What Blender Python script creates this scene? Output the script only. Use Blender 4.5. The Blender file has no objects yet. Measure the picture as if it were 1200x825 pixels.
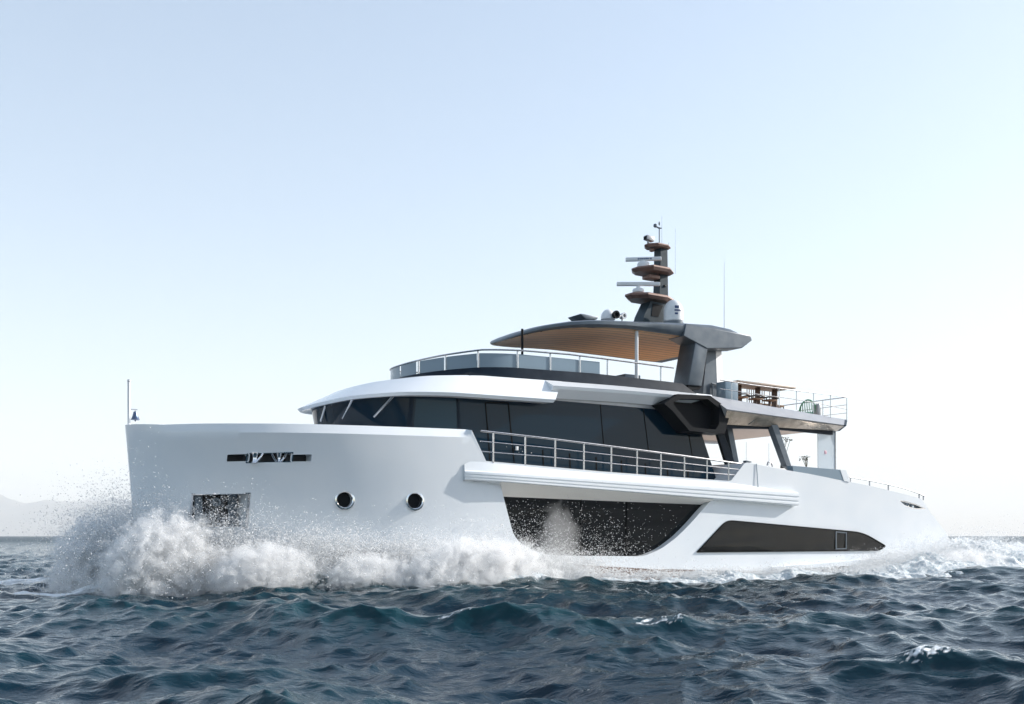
import bpy, bmesh, math, random
import numpy as np
from mathutils import Vector, Matrix, noise

random.seed(7)
rng = np.random.default_rng(11)
SC = bpy.context.scene
COL = SC.collection
rad = math.radians

# ------------------------------------------------------------------ camera
CAM_Z = 1.6
F_PX, HOR = 1200.0, 628.0            # focal length and horizon row of the 1200 x 825 photograph
cam = bpy.data.cameras.new('camera')
cam.sensor_width = 36.0
cam.lens = 36.0 * F_PX / 1200.0
cam.shift_y = (HOR - 412.5) / 1200.0
cam.clip_start, cam.clip_end = 0.1, 60000
cam_o = bpy.data.objects.new('camera', cam)
COL.objects.link(cam_o)
cam_o.location = (0, 0, CAM_Z)
cam_o.rotation_euler = (rad(90), rad(0), 0)
SC.camera = cam_o

# ------------------------------------------------------------------ sky, sun, exposure
SUN_AZ, SUN_EL = rad(73), rad(26)    # azimuth from +Y (view axis) towards +X
W = bpy.data.worlds.new('World')
SC.world = W
W.use_nodes = True
nt = W.node_tree
bg = nt.nodes['Background']
sky = nt.nodes.new('ShaderNodeTexSky')
sky.sky_type = 'NISHITA'
sky.sun_disc = False
sky.sun_elevation = SUN_EL
sky.sun_rotation = SUN_AZ
sky.air_density, sky.dust_density, sky.ozone_density = 1.0, 1.0, 1.0
hs = nt.nodes.new('ShaderNodeHueSaturation')
hs.inputs['Saturation'].default_value = 1.0
hs.inputs['Hue'].default_value = .498
gm = nt.nodes.new('ShaderNodeGamma')
gm.inputs[1].default_value = .74
nt.links.new(sky.outputs[0], gm.inputs[0])
nt.links.new(gm.outputs[0], hs.inputs['Color'])
nt.links.new(hs.outputs[0], bg.inputs[0])
bg.inputs[1].default_value = 0.15
sun = bpy.data.lights.new('sun', 'SUN')
sun.energy = 3.6
sun.angle = rad(0.6)
sun.color = (1.0, 0.95, 0.885)
sun_o = bpy.data.objects.new('sun', sun)
COL.objects.link(sun_o)
sdir = Vector((math.sin(SUN_AZ) * math.cos(SUN_EL), math.cos(SUN_AZ) * math.cos(SUN_EL), math.sin(SUN_EL)))
sun_o.rotation_euler = sdir.to_track_quat('Z', 'Y').to_euler()
SC.view_settings.view_transform = 'Standard'
SC.view_settings.look = 'None'
SC.view_settings.exposure = 1.18
SC.view_settings.gamma = 1.0
SC.view_settings.use_curve_mapping = False
HAZE = 1.05e-4
SC.cycles.max_bounces = 28
SC.cycles.diffuse_bounces = 24
SC.cycles.glossy_bounces = 5
SC.cycles.transmission_bounces = 10
SC.cycles.volume_bounces = 5
SC.cycles.volume_step_rate = 1.0
SC.cycles.volume_max_steps = 256
SC.cycles.transparent_max_bounces = 96

# ------------------------------------------------------------------ ship frame: s aft of the stem, y to port, z up
YAW = rad(33)
CY, SY = math.cos(YAW), math.sin(YAW)
BX, BY = -11.325, 30.0               # where the stem stands
MID = 17.0


def at(px, py, y):
    """ship coordinates (s, y, z) of a sight line of the photograph on the fore-and-aft plane y"""
    k = (px - 600.0) / F_PX
    s = (k * (BY - y * CY) - BX - y * SY) / (CY - k * SY)
    d = BY + s * SY - y * CY
    return (s, y, CAM_Z + (HOR - py) / F_PX * d)


def L(p):
    return (p[0] - MID, -p[1], p[2])


def world(s, y):
    return BX + s * CY + y * SY, BY + s * SY - y * CY


def lerp(a, b, t):
    return a + (b - a) * t


def tab(x, pts):
    return float(np.interp(x, [p[0] for p in pts], [p[1] for p in pts]))


# ------------------------------------------------------------------ materials
def mat(name, col, rough=0.4, metal=0.0, spec=0.5, **kw):
    m = bpy.data.materials.new(name)
    m.use_nodes = True
    b = m.node_tree.nodes['Principled BSDF']
    b.inputs['Base Color'].default_value = (*col, 1)
    b.inputs['Roughness'].default_value = rough
    b.inputs['Metallic'].default_value = metal
    b.inputs['Specular IOR Level'].default_value = spec
    for k, v in kw.items():
        b.inputs[k.replace('_', ' ')].default_value = v
    return m


def nd(m, t, **kw):
    n = m.node_tree.nodes.new(t)
    for k, v in kw.items():
        setattr(n, k, v)
    return n


def lk(m, a, b):
    m.node_tree.links.new(a, b)


def bsdf(m):
    return m.node_tree.nodes['Principled BSDF']


def vary(m, scale, c0, c1, detail=4, stretch=(1, 1, 1), rough=None, bump=0.0, bdist=0.01, lo=0.35, hi=0.65):
    """noise driven colour / roughness / bump"""
    tc = nd(m, 'ShaderNodeTexCoord')
    mp = nd(m, 'ShaderNodeMapping')
    mp.inputs['Scale'].default_value = stretch
    lk(m, tc.outputs['Object'], mp.inputs[0])
    n = nd(m, 'ShaderNodeTexNoise')
    n.inputs['Scale'].default_value = scale
    n.inputs['Detail'].default_value = detail
    lk(m, mp.outputs[0], n.inputs['Vector'])
    r = nd(m, 'ShaderNodeValToRGB')
    r.color_ramp.elements[0].position, r.color_ramp.elements[1].position = lo, hi
    r.color_ramp.elements[0].color = (*c0, 1)
    r.color_ramp.elements[1].color = (*c1, 1)
    lk(m, n.outputs[0], r.inputs[0])
    lk(m, r.outputs[0], bsdf(m).inputs['Base Color'])
    if rough:
        mr = nd(m, 'ShaderNodeMapRange')
        mr.inputs[3].default_value, mr.inputs[4].default_value = rough
        lk(m, n.outputs[0], mr.inputs[0])
        lk(m, mr.outputs[0], bsdf(m).inputs['Roughness'])
    if bump:
        b = nd(m, 'ShaderNodeBump')
        b.inputs['Strength'].default_value = bump
        b.inputs['Distance'].default_value = bdist
        lk(m, n.outputs[0], b.inputs['Height'])
        lk(m, b.outputs[0], bsdf(m).inputs['Normal'])
    return m


M = {}
M['white'] = vary(mat('white_gelcoat', (.80, .82, .84), .2), .8, (.77, .80, .83), (.81, .83, .85), 3, rough=(.07, .20), bump=.16, bdist=.03)
M['bounce_cream'] = mat('soffit_bounce_tint', (.90, .86, .80), .45)  # warm bounce light from water and foam painted into the white soffit
M['navy'] = vary(mat('navy_paint', (.007, .015, .026), .4, spec=.10), 3, (.006, .013, .023), (.009, .018, .030), rough=(.25, .38))
M['grey'] = vary(mat('gunmetal_paint', (.10, .125, .15), .32, .25), 2.5, (.088, .113, .14), (.115, .14, .165), rough=(.28, .42))
M['lightgrey'] = vary(mat('silver_paint', (.40, .40, .41), .35, .2), 2.5, (.38, .385, .40), (.43, .43, .435), rough=(.3, .42))
M['bronze'] = vary(mat('bronze_paint', (.19, .11, .085), .4, .2), 5, (.17, .095, .073), (.23, .14, .11), rough=(.3, .48))
M['taupe'] = vary(mat('bronze_mirror', (.34, .28, .22), .22, .75), 3, (.25, .21, .16), (.42, .35, .28), rough=(.14, .32))
M['black'] = mat('black_gloss', (.005, .007, .010), .45, spec=.08)
M['tan'] = mat('warm_ceiling', (.52, .40, .32), .4)
M['darkgap'] = mat('dark_recess', (.02, .022, .025), .6)
M['steel'] = vary(mat('stainless_steel', (.5, .5, .5), .2, 1.0), 9, (.46, .46, .47), (.55, .55, .56), rough=(.16, .3))
M['chrome'] = mat('polished_chrome', (.80, .80, .81), .10, 1.0)
M['plastic'] = vary(mat('white_plastic', (.72, .73, .74), .35), 6, (.70, .71, .72), (.75, .755, .76), rough=(.3, .42))
M['blueprint'] = mat('blue_print', (.03, .06, .16), .5)
M['screen'] = mat('grey_screen_panel', (.20, .27, .33), .16)
M['glass'] = mat('tinted_glass', (.010, .015, .020), .035, spec=.75)
M['bridge_glass'] = mat('bridge_glass', (.002, .015, .030), .03, spec=.22)
M['aftglass'] = mat('aft_hull_glass', (.010, .009, .008), .03, spec=.45)
M['bell'] = mat('dark_bell_metal', (.10, .14, .22), .3, .7)
M['hullglass'] = mat('hull_glass', (.003, .004, .005), .03, spec=.25)
M['seal'] = mat('black_seal', (.004, .005, .006), .8, spec=.05)
M['mast'] = vary(mat('dark_mast_paint', (.022, .042, .056), .4, spec=.2), 5, (.019, .037, .050), (.026, .047, .062), rough=(.35, .5))
M['pane'] = mat('clear_bridge_pane', (.008, .032, .052), .02, spec=.25)
M['bottom'] = vary(mat('bottom_paint', (.12, .07, .05), .55), 6, (.07, .045, .035), (.20, .12, .085), stretch=(1, 1, 4))
M['darkwood'] = vary(mat('dark_oiled_wood', (.06, .03, .016), .5), 14, (.04, .02, .011), (.09, .045, .025), stretch=(1, 6, 6))
M['tabletop'] = vary(mat('weathered_teak', (.42, .34, .27), .45), 10, (.34, .27, .21), (.48, .40, .33), stretch=(1, 8, 8))
M['cushion'] = mat('brown_cushion', (.20, .12, .07), .8)
M['blackmetal'] = mat('black_metal', (.015, .015, .016), .4)
M['green'] = vary(mat('green_woven_cord', (.08, .30, .16), .6), 30, (.06, .24, .12), (.14, .40, .24))
M['flower'] = mat('pink_petals', (.60, .35, .42), .6)
M['leaf'] = mat('dark_twig', (.05, .055, .03), .7)

# clear pane at the cockpit
m = mat('clear_pane', (.55, .63, .70), .05, spec=.8)
bsdf(m).inputs['Alpha'].default_value = 0.55
M['clear'] = m

# teak planks under the hardtop: boards run fore and aft
m = mat('teak_ceiling', (.45, .22, .09), .42)
tc = nd(m, 'ShaderNodeTexCoord'); mp = nd(m, 'ShaderNodeMapping')
mp.inputs['Scale'].default_value = (.5, 9, 1)
lk(m, tc.outputs['Object'], mp.inputs[0])
n1 = nd(m, 'ShaderNodeTexNoise'); n1.inputs['Scale'].default_value = 1.6; n1.inputs['Detail'].default_value = 6
lk(m, mp.outputs[0], n1.inputs['Vector'])
r1 = nd(m, 'ShaderNodeValToRGB')
r1.color_ramp.elements[0].position, r1.color_ramp.elements[1].position = .3, .72
r1.color_ramp.elements[0].color = (.74, .38, .14, 1); r1.color_ramp.elements[1].color = (.93, .56, .25, 1)
lk(m, n1.outputs[0], r1.inputs[0])
sx = nd(m, 'ShaderNodeSeparateXYZ'); lk(m, tc.outputs['Object'], sx.inputs[0])
mm = nd(m, 'ShaderNodeMath', operation='MULTIPLY'); mm.inputs[1].default_value = 2.6; lk(m, sx.outputs[1], mm.inputs[0])
fr = nd(m, 'ShaderNodeMath', operation='FRACT'); lk(m, mm.outputs[0], fr.inputs[0])
lt = nd(m, 'ShaderNodeMath', operation='LESS_THAN'); lt.inputs[1].default_value = .11; lk(m, fr.outputs[0], lt.inputs[0])
mx = nd(m, 'ShaderNodeMix', data_type='RGBA'); lk(m, lt.outputs[0], mx.inputs[0]); lk(m, r1.outputs[0], mx.inputs[6])
mx.inputs[7].default_value = (.12, .055, .02, 1)
lk(m, mx.outputs[2], bsdf(m).inputs['Base Color'])
M['teak'] = m


# ------------------------------------------------------------------ mesh building
class MB:
    def __init__(self):
        self.v, self.f = [], []

    def add(self, vs, fs):
        o = len(self.v)
        self.v += [tuple(p) for p in vs]
        self.f += [tuple(i + o for i in f) for f in fs]
        return self

    def box(self, c, size, rz=0.0, ry=0.0):
        """axis box in ship frame, turned by ry about y then rz about z"""
        R = Matrix.Rotation(rz, 3, 'Z') @ Matrix.Rotation(ry, 3, 'Y')
        vs = []
        for a in (-.5, .5):
            for b in (-.5, .5):
                for d in (-.5, .5):
                    vs.append(Vector(c) + R @ Vector((a * size[0], b * size[1], d * size[2])))
        return self.add(vs, [(0, 1, 3, 2), (4, 6, 7, 5), (0, 4, 5, 1), (2, 3, 7, 6), (0, 2, 6, 4), (1, 5, 7, 3)])

    def loft(self, rings, closed=True, caps=True):
        n = len(rings[0])
        vs = [p for r in rings for p in r]
        fs = []
        for i in range(len(rings) - 1):
            for j in range(n if closed else n - 1):
                k = (j + 1) % n
                fs.append((i * n + j, i * n + k, (i + 1) * n + k, (i + 1) * n + j))
        if caps and closed:
            fs.append(tuple(range(n)))
            fs.append(tuple(range((len(rings) - 1) * n, len(rings) * n)))
        return self.add(vs, fs)

    def prism(self, poly, y0, y1):
        """(s, z) outline between two fore-and-aft planes; poly entries may be (s, y, z)"""
        q = [(p[0], p[-1]) for p in poly]
        return self.loft([[(s, y0, z) for s, z in q], [(s, y1, z) for s, z in q]])

    def slab(self, poly, z0, z1):
        return self.loft([[(s, y, z0) for s, y in poly], [(s, y, z1) for s, y in poly]])

    def tube(self, pts, r, n=8, taper=None):
        pts = [Vector(p) for p in pts]
        rings = []
        for i, p in enumerate(pts):
            a = pts[max(i - 1, 0)]
            b = pts[min(i + 1, len(pts) - 1)]
            t = (b - a).normalized()
            u = t.cross(Vector((0, 0, 1)))
            if u.length < 1e-3:
                u = t.cross(Vector((1, 0, 0)))
            u.normalize()
            w = t.cross(u)
            rr = r if taper is None else lerp(r, taper, i / (len(pts) - 1))
            rings.append([p + rr * (math.cos(q) * u + math.sin(q) * w) for q in [2 * math.pi * k / n for k in range(n)]])
        return self.loft(rings)

    def lathe(self, c, prof, n=20, axis='z', caps=True):
        rings = []
        for r, h in prof:
            ring = []
            for k in range(n):
                q = 2 * math.pi * k / n
                a, b = max(r, 1e-4) * math.cos(q), max(r, 1e-4) * math.sin(q)
                off = {'z': (a, b, h), 'y': (a, h, b), 's': (h, a, b)}[axis]
                ring.append((c[0] + off[0], c[1] + off[1], c[2] + off[2]))
            rings.append(ring)
        return self.loft(rings, caps=caps)

    def build(self, name, m, parent=None, bevel=0.0, smooth=35, frame=True):
        me = bpy.data.meshes.new(name)
        me.from_pydata([L(p) if frame else p for p in self.v], [], self.f)
        bm = bmesh.new()
        bm.from_mesh(me)
        bmesh.ops.remove_doubles(bm, verts=bm.verts, dist=1e-5)
        bmesh.ops.recalc_face_normals(bm, faces=bm.faces)
        if bevel:
            es = [e for e in bm.edges if len(e.link_faces) == 2 and e.calc_face_angle(0) > rad(25)]
            bmesh.ops.bevel(bm, geom=es, offset=bevel, segments=2, profile=.5, affect='EDGES', clamp_overlap=True)
        bm.to_mesh(me)
        bm.free()
        o = bpy.data.objects.new(name, me)
        COL.objects.link(o)
        shade(o, smooth)
        if m is not None:
            me.materials.append(m)
        if parent is not None:
            o.parent = parent
        return o


def shade(o, ang=35):
    me = o.data
    me.polygons.foreach_set('use_smooth', [True] * len(me.polygons))
    me.set_sharp_from_angle(angle=rad(ang))
    me.update()


def empty(name, label, cat, loc, group=None, rz=0.0):
    o = bpy.data.objects.new(name, None)
    COL.objects.link(o)
    o.location = loc
    o.rotation_euler = (0, 0, rz)
    o.empty_display_size = .3
    o['label'], o['category'] = label, cat
    if group:
        o['group'] = group
    return o


def tag(o, label, cat, group=None):
    o['label'], o['category'] = label, cat
    if group:
        o['group'] = group
    return o


# ------------------------------------------------------------------ sea
def waves():
    comp = []
    r = np.random.default_rng(5)
    main = rad(-118)                       # travel direction of the chop
    for lam, amp, n, spread in ((11, .045, 5, .35), (6.0, .045, 8, .5), (3.4, .036, 12, .7), (1.9, .027, 20, .9), (1.0, .018, 26, 1.1), (.55, .0095, 28, 1.3), (.3, .004, 22, 1.4)):
        for _ in range(n):
            l = lam * r.uniform(.75, 1.35)
            th = main + r.normal(0, spread)
            comp.append((2 * math.pi / l, th, amp * r.uniform(.55, 1.25) * 1.5 / math.sqrt(n) * 1.45, r.uniform(0, 6.283)))
    return comp


COMP = waves()


def sea_disp(X, Y):
    """choppy sum of waves, fading where the waves get finer than the sheet"""
    D = np.hypot(X, Y)
    dx = np.zeros_like(X); dy = np.zeros_like(X); z = np.zeros_like(X)
    for k, th, a, ph in COMP:
        lam = 2 * math.pi / k
        fade = np.clip(1.6 - D * .0035 * 3 / lam, 0, 1)
        arg = k * (math.cos(th) * X + math.sin(th) * Y) + ph
        z += fade * a * np.sin(arg)
        q = .85
        c = fade * q * a * np.cos(arg)
        dx += math.cos(th) * c; dy += math.sin(th) * c
    return dx, dy, z


PEAKS = [  # larger crests seen in the foreground: x, y, height, half-length, half-width
    (4.75, 12.1, .26, 1.35, .42), (2.4, 16.6, .20, 1.6, .5), (-1.0, 17.2, .20, 1.9, .5), (-4.6, 20.5, .16, 2.5, .6),
    (1.6, 14.4, .13, 2.2, .5), (-6.4, 21.5, .12, 2.8, .7), (6.2, 17.5, .14, 1.7, .5), (.3, 10.6, .10, 1.2, .35), (-3.4, 11.6, .12, 1.5, .4)]


def ship_sy(X, Y):
    a, b = X - BX, Y - BY
    return a * CY + b * SY, a * SY - b * CY


def noise2(X, Y, sc, seed):
    """cheap smooth value noise, vectorised"""
    x, y = X * sc + seed * 17.3, Y * sc - seed * 9.1
    xi, yi = np.floor(x).astype(np.int64), np.floor(y).astype(np.int64)
    fx, fy = x - xi, y - yi
    fx, fy = fx * fx * (3 - 2 * fx), fy * fy * (3 - 2 * fy)

    def h(i, j):
        v = (i * 374761393 + j * 668265263 + int(seed) * 974634) & 0xffffffff
        v = ((v ^ (v >> 13)) * 1274126177) & 0xffffffff
        return ((v ^ (v >> 16)) & 0xffff) / 65535.0
    return (h(xi, yi) * (1 - fx) + h(xi + 1, yi) * fx) * (1 - fy) + (h(xi, yi + 1) * (1 - fx) + h(xi + 1, yi + 1) * fx) * fy


def fbm2(X, Y, sc, seed, o=4):
    t = np.zeros_like(X); a = .5
    for i in range(o):
        t += a * noise2(X, Y, sc * 2.03 ** i, seed + i); a *= .5
    return t / (1 - .5 ** o)


def hull_wl(s):
    return np.interp(s, [.3, 1, 2, 4, 6, 8, 10, 14, 30, 35], [0, .75, 1.5, 2.45, 3.05, 3.45, 3.65, 3.8, 3.8, 3.65])


def sea_height(X, Y):
    """wave height (undisplaced position), swell of the bow and stern wave and the foam cover"""
    s, y = ship_sy(X, Y)
    out = np.abs(y) - np.where((s > .3) & (s < 35), hull_wl(np.clip(s, .3, 35)), 0)
    h = np.zeros_like(X)
    # bow wave thrown out along the sides, stern wave behind
    crest = np.clip(.35 + .16 * np.clip(s, 0, 40), 0, 4.0)
    bow = np.exp(-((out - crest) / (.55 + .05 * np.clip(s, 0, 30))) ** 2)
    h += bow * np.interp(s, [-3.0, -1, 1, 4, 9, 16, 24, 30, 40], [0, .25, .5, .5, .30, .12, .08, .15, 0])
    h += .75 * np.exp(-((s - 36.5) / 3.2) ** 2 - ((y - 2.0) / 4.2) ** 2)
    h += .40 * np.exp(-((s - 42) / 4.0) ** 2 - ((y - 3.0) / 5.0) ** 2)
    f = np.zeros_like(X)
    wid = np.interp(s, [-3.5, -1.5, 2, 10, 22, 34, 40, 60], [.0, 1.8, 2.6, 2.9, 2.9, 4.0, 6.5, 9])
    f = np.maximum(f, np.clip(1.25 - out / np.maximum(wid, .01), 0, 1) * ((s > -3.4) & (s < 75)))
    f *= np.interp(s, [35, 45, 75], [1, .85, .25])
    nz = fbm2(s, y * 1.6, .55, 3)
    nf = fbm2(s, y, 2.6, 9)
    f = np.clip((f - .62 + .9 * (nz - .35)) * 2.6, 0, 1) * np.clip(.35 + 1.4 * (nf - .2), 0, 1) * (f > .02)
    # strip of lit foam off the starboard bow
    f = np.maximum(f, .95 * np.exp(-((X + 15.6) / 3.2) ** 2 - ((Y - 34.5) / 1.6) ** 2) * np.clip(2.4 * (nz - .25), 0, 1))
    return h, f


def build_sea():
    ys = [-14.0 - 2.2 * 1.35 ** k for k in range(21, -1, -1)] + [-14.0]
    while ys[-1] < 7000:
        y = ys[-1]
        ys.append(y + (.35 if y < 5.0 else max(.032, .0038 * y) if y < 70 else .0038 * 70 + (y - 70) * .03))
    ys = np.array(ys)
    u = np.linspace(-1, 1, 1150)
    U_, Y_ = np.meshgrid(u, ys)
    half = np.abs(Y_) * .66 + 6.0
    half = np.where(Y_ > 300, np.maximum(half, Y_ * .9), half)
    half = np.where(Y_ < -14, 20.0, half)
    X_ = U_ * half
    # coarser columns carry the sheet out to both sides
    g = np.linspace(0, 1, 34)[1:] ** 1.0
    hw_r = half[:, :1]
    outer = hw_r * (11500.0 / hw_r) ** g[None, :]
    X_ = np.concatenate([-outer[:, ::-1], X_, outer], 1)
    Y_ = np.repeat(Y_[:, :1], X_.shape[1], 1)
    dx, dy, z = sea_disp(X_, Y_)
    h, f = sea_height(X_, Y_)
    for px, py, hh, hl, hw in PEAKS:
        e = np.exp(-((X_ - px) / hl) ** 2 - ((Y_ - py) / hw) ** 2)
        z += hh * e
        dy -= .5 * hh * e
    # whitecaps on the tips of the two steepest crests
    nz = fbm2(X_, Y_ * 2, 20, 21, 3)
    for px, py, r, k in ((4.75, 12.03, .42, .33), (2.4, 16.55, .40, .30), (-1.0, 17.1, .2, .2)):
        e = np.exp(-((X_ - px) / r) ** 2 - ((Y_ - py) / .16) ** 2)
        f = np.maximum(f, np.clip((e * k + .9 * (nz - .55)) * 2.2, 0, 1) * (e > .1))
    z = z + h
    # keep the sheet out of the hull's inside
    co = np.stack([X_ + dx, Y_ + dy, z], -1).reshape(-1, 3)
    nr, nc = X_.shape
    idx = np.arange(nr * nc).reshape(nr, nc)
    quads = np.stack([idx[:-1, :-1], idx[:-1, 1:], idx[1:, 1:], idx[1:, :-1]], -1).reshape(-1, 4)
    me = fast_mesh('sea', co, quads)
    at_ = me.attributes.new('foam', 'FLOAT', 'POINT')
    at_.data.foreach_set('value', f.reshape(-1).astype(np.float32))
    me.polygons.foreach_set('use_smooth', np.ones(len(me.polygons), dtype=bool))
    o = bpy.data.objects.new('sea', me)
    COL.objects.link(o)
    o['kind'] = 'structure'
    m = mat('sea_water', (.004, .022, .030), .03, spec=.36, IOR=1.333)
    b = bsdf(m)
    geo = nd(m, 'ShaderNodeNewGeometry')
    cd = nd(m, 'ShaderNodeTexCoord')
    sp = nd(m, 'ShaderNodeSeparateXYZ'); lk(m, cd.outputs['Object'], sp.inputs[0])
    # light through thin crests painted into the base colour: greener higher up
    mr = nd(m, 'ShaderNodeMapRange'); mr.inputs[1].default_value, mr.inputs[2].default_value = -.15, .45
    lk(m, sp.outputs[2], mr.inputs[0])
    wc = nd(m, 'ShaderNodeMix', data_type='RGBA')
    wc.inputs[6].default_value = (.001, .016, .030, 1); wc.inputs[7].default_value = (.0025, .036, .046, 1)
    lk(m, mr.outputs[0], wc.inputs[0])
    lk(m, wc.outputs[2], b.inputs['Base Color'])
    # waves too fine for the sheet far out act as roughness
    vl = nd(m, 'ShaderNodeVectorMath', operation='LENGTH'); lk(m, cd.outputs['Object'], vl.inputs[0])
    rr = nd(m, 'ShaderNodeMapRange'); rr.inputs[1].default_value, rr.inputs[2].default_value = 25, 350
    rr.inputs[3].default_value, rr.inputs[4].default_value = .03, .42
    lk(m, vl.outputs['Value'], rr.inputs[0]); lk(m, rr.outputs[0], b.inputs['Roughness'])
    # ripples: three scales of noise
    prev = None
    for sc, st, di, w in ((1.6, .40, .12, (1, 1.9, 1)), (5.0, .38, .045, (1, 1.6, 1)), (16, .28, .012, (1, 1.4, 1))):
        mp = nd(m, 'ShaderNodeMapping'); mp.inputs['Scale'].default_value = w; mp.inputs['Rotation'].default_value = (0, 0, rad(20))
        lk(m, cd.outputs['Object'], mp.inputs[0])
        n = nd(m, 'ShaderNodeTexNoise'); n.inputs['Scale'].default_value = sc; n.inputs['Detail'].default_value = 4
        n.inputs['Distortion'].default_value = .6
        lk(m, mp.outputs[0], n.inputs['Vector'])
        bp = nd(m, 'ShaderNodeBump'); bp.inputs['Strength'].default_value = st; bp.inputs['Distance'].default_value = di
        lk(m, n.outputs[0], bp.inputs['Height'])
        if prev:
            lk(m, prev.outputs[0], bp.inputs['Normal'])
        prev = bp
    lk(m, prev.outputs[0], b.inputs['Normal'])
    # foam
    fa = nd(m, 'ShaderNodeAttribute', attribute_name='foam')
    fn = nd(m, 'ShaderNodeTexNoise'); fn.inputs['Scale'].default_value = 5; fn.inputs['Detail'].default_value = 8
    lk(m, cd.outputs['Object'], fn.inputs['Vector'])
    ad = nd(m, 'ShaderNodeMath', operation='ADD'); lk(m, fa.outputs['Fac'], ad.inputs[0]); lk(m, fn.outputs[0], ad.inputs[1])
    ms = nd(m, 'ShaderNodeMapRange'); ms.inputs[1].default_value, ms.inputs[2].default_value = .78, 1.30
    lk(m, ad.outputs[0], ms.inputs[0])
    fm = nd(m, 'ShaderNodeBsdfPrincipled')
    fm.inputs['Base Color'].default_value = (.84, .86, .87, 1); fm.inputs['Roughness'].default_value = .7
    fb = nd(m, 'ShaderNodeBump'); fb.inputs['Strength'].default_value = .9; fb.inputs['Distance'].default_value = .12
    lk(m, fn.outputs[0], fb.inputs['Height']); lk(m, fb.outputs[0], fm.inputs['Normal'])
    mxs = nd(m, 'ShaderNodeMixShader')
    lk(m, ms.outputs[0], mxs.inputs[0]); lk(m, b.outputs[0], mxs.inputs[1]); lk(m, fm.outputs[0], mxs.inputs[2])
    lk(m, mxs.outputs[0], m.node_tree.nodes['Material Output'].inputs[0])
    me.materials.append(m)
    return o


def fast_mesh(name, co, faces):
    """mesh from numpy arrays; faces all of one size"""
    me = bpy.data.meshes.new(name)
    nf, k = faces.shape
    me.vertices.add(len(co)); me.loops.add(nf * k); me.polygons.add(nf)
    me.vertices.foreach_set('co', np.asarray(co, np.float32).reshape(-1))
    me.loops.foreach_set('vertex_index', faces.astype(np.int32).reshape(-1))
    me.polygons.foreach_set('loop_start', (np.arange(nf) * k).astype(np.int32))
    me.polygons.foreach_set('loop_total', np.full(nf, k, np.int32))
    me.update(calc_edges=True)
    me.validate()
    return me


build_sea()


# far hills across the bay
def build_hills():
    specs = [(13600, -10500, -3300, 1080, 31), (16500, -13000, -2300, 1080, 47)]
    bm = MB()
    for dist, x0, x1, hmax, seed in specs:
        xs = np.linspace(x0, x1, 160)
        env = np.clip((x1 - xs) / (x1 - x0) * 2.2, 0, 1) ** .9 * np.clip((xs - x0) / (x1 - x0) * 3, 0, 1) ** .9
        prof = hmax * env * (.55 + .75 * (fbm2(xs, xs * 0, 1 / 1600., seed, 5) - .4))
        rings = []
        for t, k in ((0, 0), (.35, .55), (.7, .9), (1.0, 1.0), (1.5, .8), (2.4, 0)):
            jit = fbm2(xs, xs * 0 + t * 900, 1 / 460., seed + 3, 4) - .5
            rings.append([(x, dist + 1000 * t + 230 * j, max(p * k * (1 + .16 * j * (k < 1)), 0) - 3) for x, p, j in zip(xs, prof, jit)])
        bm.loft(rings, closed=False, caps=False)
    hm = vary(mat('hill_scrub', (.07, .085, .06), .9), .004, (.05, .07, .045), (.12, .11, .085), 6)
    o = bm.build('hills', hm, None, frame=False)
    o['kind'] = 'structure'


build_hills()

# air between the camera and the far shore
hz = MB().box((0, 9000, 698.5), (36000, 21200, 1403)).build('haze', None, None, frame=False)
hz['kind'] = 'stuff'
hm = bpy.data.materials.new('haze_air')
hm.use_nodes = True
hn = hm.node_tree
hn.nodes.remove(hn.nodes['Principled BSDF'])
pv = hn.nodes.new('ShaderNodeVolumePrincipled')
pv.inputs['Color'].default_value = (.97, .985, 1.0, 1)
pv.inputs['Density'].default_value = HAZE
pv.inputs['Anisotropy'].default_value = .0
hn.links.new(pv.outputs[0], hn.nodes['Material Output'].inputs['Volume'])
hz.data.materials.append(hm)

# ------------------------------------------------------------------ the yacht
bx, by = world(MID, 0)
YACHT = empty('motor_yacht', 'white three deck motor yacht ploughing through the sea with black glazing', 'motor yacht', (bx, by, 0), rz=YAW)


def P_(mb, name, m, parent=YACHT, **kw):
    return mb.build(name, M[m] if m else None, parent, **kw)


ZT = [(0, 4.85), (.7, 4.77), (2.4, 4.78), (3.5, 4.80), (6.8, 4.86), (9.30, 4.91), (9.42, 4.88), (9.98, 3.95), (14.5, 3.78), (20.50, 3.63), (20.62, 3.66), (21.28, 4.31),
      (21.42, 4.35), (22.7, 4.21), (24.84, 4.04), (26.86, 3.84), (28.78, 3.65), (30.74, 3.40), (31.7, 3.28), (32.1, 3.20), (32.45, 2.95), (32.8, 2.62), (33.84, 1.86),
      (34.5, 1.22), (34.95, .4), (35.2, -.3)]
HD = [(0, .06), (.1, .42), (.3, .90), (.7, 1.55), (1.5, 2.40), (2.5, 3.02), (4, 3.55), (6, 3.85), (8, 3.97), (10, 4.0), (20, 4.0), (28, 3.93), (35.2, 3.75)]
HW = [(0, .03), (.2, .20), (.6, .52), (1.2, 1.0), (2, 1.52), (4, 2.45), (6, 3.10), (8, 3.50), (10, 3.70), (14, 3.84), (30, 3.84), (35.2, 3.7)]


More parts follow.
